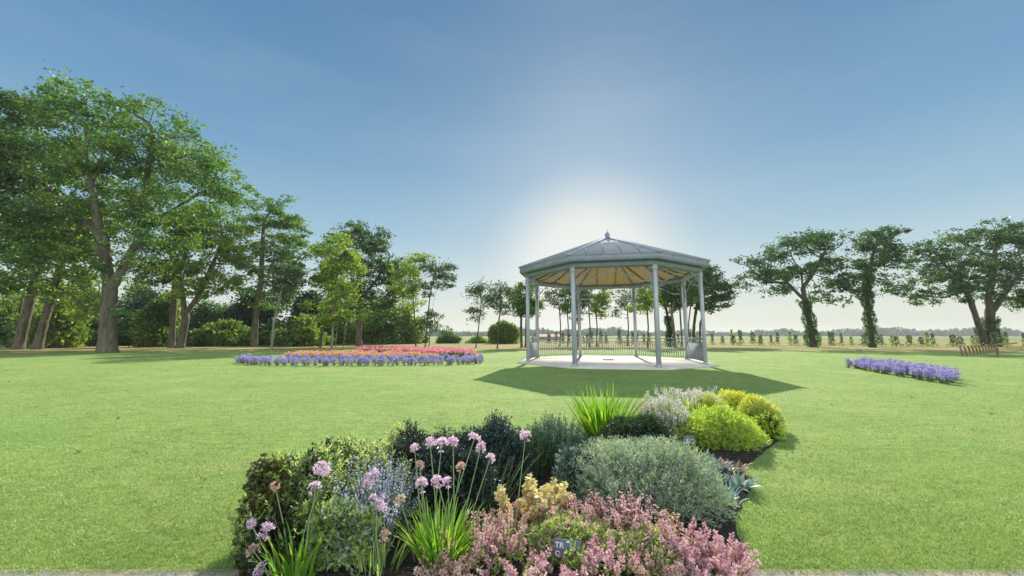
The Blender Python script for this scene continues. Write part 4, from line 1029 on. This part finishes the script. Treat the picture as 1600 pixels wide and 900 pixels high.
upright('blue_spray_plant', 'airy pale blue flower sprays before the variegated shrubs', spec(596, 708, 870, 48), 90, 440, 'bluef', 'grey', .35, 30, 16, .030, .009, .013, .010)
upright('blue_spray_plant', 'thin silvery blue sprays mixed into the pale variegated shrub', spec(560, 700, 850, 44), 50, 441, 'bluef', 'grey', .40, 30, 12, .030, .008, .013, .010)
upright('leafy_stem_plant', 'wispy upright stems of long cream-edged leaves at the left of the bed', spec(478, 702, 868, 56), 120, 450, None, 'varieg', 1, 0, 40, .034, .009, sp=.12, cat='shrub')
upright('leafy_stem_plant', 'wispy light green stems rising behind the blue sprays', spec(590, 690, 830, 50), 100, 451, None, 'varieg', 1, 0, 36, .036, .008, sp=.14, cat='shrub')
upright('leafy_stem_plant', 'loose bright green leafy stems before the rusty bush', spec(440, 730, 895, 40), 60, 452, None, 'mid', 1, 0, 30, .032, .009, sp=.14, cat='shrub')
upright('bare_twig_plant', 'pale leafless branching twigs crossing before the dark shrubs', spec(745, 690, 830, 60), 34, 442, None, 'grey', 1, 0, 7, .018, .003, sp=.28, sm='stem')
upright('rosemary', 'dark blue-green upright bush left of the bright spiky blades', spec(868, 652, 745, 50), 200, 443, 'bluef', 'blue', .9, 1, 60, .030, .006, sp=.06, cat='shrub')
upright('rosemary', 'dark needle-leaved bush beside the deep blue-black shrub', spec(822, 664, 760, 34), 130, 444, None, 'dkgreen', .9, 1, 60, .032, .006, sp=.06, cat='shrub')
upright('lavender', 'dark lavender with blue-violet tips behind the dark shrubs', spec(785, 664, 755, 32), 60, 445, 'bluef', 'navy', .82, 14, 30, .035, .006, .012, .009, sp=.10)
upright('daisy_plant', 'mass of white and lilac small flowers at the far middle of the bed', spec(1035, 614, 700, 44), 190, 446, 'lilacw', 'varieg', .62, 22, 26, .035, .011, .020, .015, sp=.06)
upright('daisy_plant', 'wide drift of tiny white flowers behind the yellow-green mound', spec(1088, 606, 665, 44), 170, 453, 'lilacw', 'varieg', .7, 22, 18, .035, .011, .024, .018, sp=.06)
upright('daisy_plant', 'straw-coloured flowering plant right of the bright spiky blades', spec(1012, 622, 690, 20), 70, 447, 'dusty', 'dusty', .6, 14, 20, .035, .010, .020, .014, sp=.06)
upright('daisy_plant', 'pale lilac flower heads at the far edge of the bed', spec(1050, 602, 668, 44), 70, 448, 'lilacw', 'mid', .86, 18, 18, .04, .012, .022, .017, sp=.08)
upright('daisy_plant', 'whitish airy flowers beside the farthest yellow mound', spec(1110, 602, 662, 24), 60, 449, 'lilacw', 'varieg', .7, 14, 12, .035, .011, .022, .015, sp=.06)


def strap_clump(name, label, X, Y, n, L, W_, seed, mat, r0=.10, lean=(.05, .6), bend=(.1, .9), cat='strap-leaved plant', group=None, root=None):
    g = np.random.default_rng(seed); own = root is None
    if own: root = empty(name, (X, Y, .02))
    az_ = g.uniform(0, 6.28, n); q = np.sqrt(g.random(n)) * r0; B = np.stack([np.cos(az_) * q, np.sin(az_) * q, 0 * q], 1); mb = MB()
    straps(mb, g, B, az_ + g.normal(size=n) * .4, L * g.uniform(.6, 1.05, n), W_ * g.uniform(.7, 1.2, n), g.uniform(*lean, n), g.uniform(*bend, n), 5)
    mb.build('leaves', mat, root)
    if own: tag(root, label, cat, group)
    return root


X, Y = ground(945, 690); strap_clump('spiky_plant', 'bright green spiky blades fanning up behind the dark mound', X, Y + .05, 270, .70, .026, 460, M['bright'], .22, (.05, .75), (.1, .7))
X, Y = ground(1085, 670); strap_clump('spiky_plant', 'thin light green blades rising behind the yellow-green mound', X, Y + .1, 70, .48, .014, 461, M['acid'], .16, (.02, .5), (.05, .5))
X, Y = ground(640, 800); strap_clump('dark_grass_plant', 'dark arching strap leaves left of the black shrub shadow', X, Y, 130, .50, .015, 462, M['dkgreen'], .2, (.1, .8), (.3, 1.2))
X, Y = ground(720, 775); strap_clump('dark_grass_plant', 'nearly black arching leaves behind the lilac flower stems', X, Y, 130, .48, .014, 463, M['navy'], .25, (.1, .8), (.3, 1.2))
# felted rosettes at the right edge
for i, (u_, v_, n, m_, lab) in enumerate([(1125, 742, 44, 'lamb', 'silver-blue felted leaf rosette just right of the large silver shrub'), (1158, 768, 40, 'lamb', 'felted grey rosette with drooping leaves at the right bed edge'),
                                       (1150, 745, 22, 'rose', 'withered tan leaf rosette between the two felted ones'), (1140, 795, 18, 'lamb', 'small felted rosette spilling onto the lawn by the silver shrub')]):
    X, Y = ground(u_, v_); strap_clump('felt_rosette', lab, X, Y + .05, int(n * 1.5), .155, .034, 470 + i, M[m_], .09, (.3, 1.2), (.1, 1.0), cat='rosette plant')


def umbel(g, mb, c, axis, r, nfl, mi=0):
    """a head of small star flowers"""
    axis = unit(np.array(axis, float))
    for q in range(nfl):
        d = unit(g.normal(size=3) * .8 + axis * .7); p = c + d * r * g.uniform(.6, 1.1)
        mb.tube([c, c + (p - c) * .55, p], [.0014, .0014, .003], 3, mi)
        s_ = unit(np.cross(d, g.normal(size=3))); t2 = np.cross(d, s_); m = 6; a = np.arange(m) * 1.047 + g.uniform(0, 1)
        D = np.cos(a)[:, None] * s_ + np.sin(a)[:, None] * t2 + d * .45; leafq(mb, g, np.repeat(p[None], m, 0), D, .021, .009, mi, .1, .6)


def garlic(name, label, base, nleaf, L, heads, seed, mat, W_=.016):
    """strap leaved clump with lilac flower heads on tall bare stems; heads: (u, v, dY, size, dry)"""
    X, Y = ground(*base); g = np.random.default_rng(seed); root = empty(name, (X, Y, .02))
    strap_clump(name, None, X, Y, nleaf, L, W_, seed + 1, mat, .10, (.03, .65), (.1, .8), root=root)
    for (hu, hv_, dY, r, dry) in heads:
        tip = np.array(at(hu, hv_, Y + dY)) - np.array([X, Y, .02]); b = np.array([g.normal() * .05 + tip[0] * .25, g.normal() * .03, 0.0]); mid_ = b + (tip - b) * .5 + [g.normal() * .01, 0, .015]
        q = MB(); q.tube([b, mid_, tip], [.0042, .0036, .0030], 5); st = q.build('flower_stem', M['stem'], root, True)
        q = MB(); umbel(g, q, tip, tip - mid_, r * 1.15, int(6 + r * 260)); q.build('flower_head', M['dusty'] if dry else (M['lilac'] if r < .04 or g.random() < .7 else M['lilacw']), st)
    return tag(root, label, 'flowering plant', 'lilac-flowered strap-leaved plants')


garlic('wild_garlic', 'large bright strap-leaved clump with many tall lilac flower heads', (690, 893), 210, .36, [
    (672, 694, .10, .030, 0), (690, 694, .12, .032, 0), (708, 692, .14, .026, 0), (648, 700, .05, .016, 0), (741, 686, .2, .028, 0), (751, 700, .2, .026, 0), (766, 716, .25, .018, 0), (720, 731, .2, .020, 1),
    (658, 758, .0, .030, 0), (684, 752, .05, .028, 0), (700, 754, .05, .022, 0), (656, 728, .0, .018, 1), (626, 782, -.05, .018, 1)], 500, M['bright'])
garlic('wild_garlic', 'strap-leaved clump at the left front with the lilac heads nearest the paving', (462, 912), 60, .30, [
    (501, 732, .14, .028, 0), (492, 763, .10, .026, 0), (508, 738, .12, .022, 0), (416, 830, .0, .034, 0), (392, 818, .0, .012, 0), (397, 862, -.03, .028, 1), (412, 892, -.05, .034, 0), (430, 760, .10, .014, 1)], 510, M['bright'], .02)
garlic('wild_garlic', 'clump with stacked lilac heads between blue sprays and bright strap leaves', (590, 905), 40, .25, [
    (582, 744, .25, .034, 0), (576, 760, .2, .030, 0), (588, 784, .15, .036, 0), (596, 798, .12, .030, 0), (602, 838, .05, .024, 1)], 520, M['mid'], .012)
garlic('wild_garlic', 'single tall lilac head leaning right before the dark shrubs', (792, 865), 16, .22, [(821, 682, .35, .036, 0)], 530, M['mid'], .012)

# a few fallen leaves under the trees and out on the grass
gl_ = np.random.default_rng(21); 
leafm = leaf_mat('fallen_leaf', [(.14, .10, .04), (.30, .22, .08), (.42, .34, .14)], .2, .05, 9); n = 700
Xl = gl_.uniform(-30, 30, n); Yl = 2.6 + 38 * gl_.random(n) ** 1.3; kq = ~inside(np.stack([Xl, Yl], 1), BED) & (np.hypot(Xl - GX, Yl - GY) > 4.8); Xl, Yl = Xl[kq], Yl[kq]
mb = MB(); leafq(mb, gl_, np.stack([Xl, Yl, np.full(len(Xl), .022)], 1), gl_.normal(size=(len(Xl), 3)) * [1, 1, .15], .055, .035)
tag(mb.build('fallen_leaves', leafm), 'scattered dry fallen leaves on the lawn', kind='stuff')

# mulch bits on the soil
gm = np.random.default_rng(9); n = 9000; Q = np.stack([gm.uniform(BED[:, 0].min(), BED[:, 0].max(), n), gm.uniform(2.2, BED[:, 1].max(), n)], 1); Q = Q[inside(Q, BED)]; n = len(Q)
mb = MB(); leafq(mb, gm, np.c_[Q, np.full(n, .037)], gm.normal(size=(n, 3)) * [1, 1, .25], gm.uniform(.01, .035, n), gm.uniform(.005, .014, n))
tag(mb.build('mulch', leaf_mat('mulch_bits', [(.02, .02, .018), (.05, .045, .04), (.10, .09, .08), (.2, .17, .13)], .05, .03, 9)), 'bark mulch scattered on the bed soil', kind='stuff')

# ------------------------------------------------------------------ plant signs
SLATE = solid_mat('slate_sign', (.10, .12, .16), (.16, .18, .23), .5, 20)
WIRE = solid_mat('sign_wire', (.04, .04, .04), (.07, .06, .05), .5, 10)
CHALK = solid_mat('sign_lettering', (.62, .66, .72), (.72, .75, .8), .7, 10)


def text(body, size, loc, parent):
    cu = bpy.data.curves.new('lettering', 'FONT'); cu.body = body; cu.size = size; cu.align_x = 'CENTER'; cu.align_y = 'CENTER'; cu.extrude = .0006; cu.offset = size * .02
    cu.materials.append(CHALK); q = bpy.data.objects.new('q', cu); COL.objects.link(q); dg = bpy.context.evaluated_depsgraph_get()
    me = bpy.data.meshes.new_from_object(q.evaluated_get(dg)); bpy.data.objects.remove(q); me.materials.clear(); me.materials.append(CHALK)
    o = link('lettering', me, parent); o.location = loc; o.rotation_euler = (math.pi / 2, 0, 0); return o


Ys = 4.35; x, y, z0 = at(1076.5, 688, Ys); s_root = empty('plant_sign', (x, y, 0), 0.0)
MB().box((0, 0, z0), (.125, .008, .085)).build('board', SLATE, s_root)
mb = MB(); mb.tube([(-.066, .002, 0), (-.066, .002, z0 + .045)], .0035, 5)
th_ = np.linspace(0, np.pi, 13); mb.tube([(-.013 - .036 * math.cos(a_), .002, z0 + .043 + .05 * math.sin(a_)) for a_ in th_], .003, 5); mb.build('wire_hook', WIRE, s_root)
text('STACHYS', .026, (0, -.005, z0 + .008), s_root); text('LANATA', .028, (0, -.005, z0 - .024), s_root)
tag(s_root, 'small slate plant sign on a hooked wire before the yellow-green mound', 'plant sign')
Ys = 2.27; x, y, z0 = at(884, 860, Ys); s_root = empty('plant_label', (x, y, 0), -.12); s_root.rotation_euler = (-.10, .07, -.12)
MB().box((0, 0, z0), (.150, .006, .095)).build('board', SLATE, s_root)
MB().tube([(-.045, .004, 0), (-.04, .004, z0 - .04)], .0045, 5).build('stake', WIRE, s_root)
text('TR', .040, (-.045, -.004, z0 + .016), s_root); text('Q', .036, (-.052, -.004, z0 - .026), s_root)
tag(s_root, 'leaning dark slate plant label half hidden in green leaves at the front', 'plant label')

# ------------------------------------------------------------------ the air itself
hz = bpy.data.materials.new('haze_air'); hz.use_nodes = True; t = NT(hz.node_tree); t.n.clear()
pv = t.add('ShaderNodeVolumePrincipled', {'Color': (.90, .96, .98, 1), 'Density': HAZE, 'Anisotropy': .2})
t.l.new(pv.outputs[0], t.add('ShaderNodeOutputMaterial').inputs['Volume'])
tag(MB().box((0, 715, 14.5), (3060, 1620, 31)).build('haze', hz), 'thin summer haze', kind='stuff')
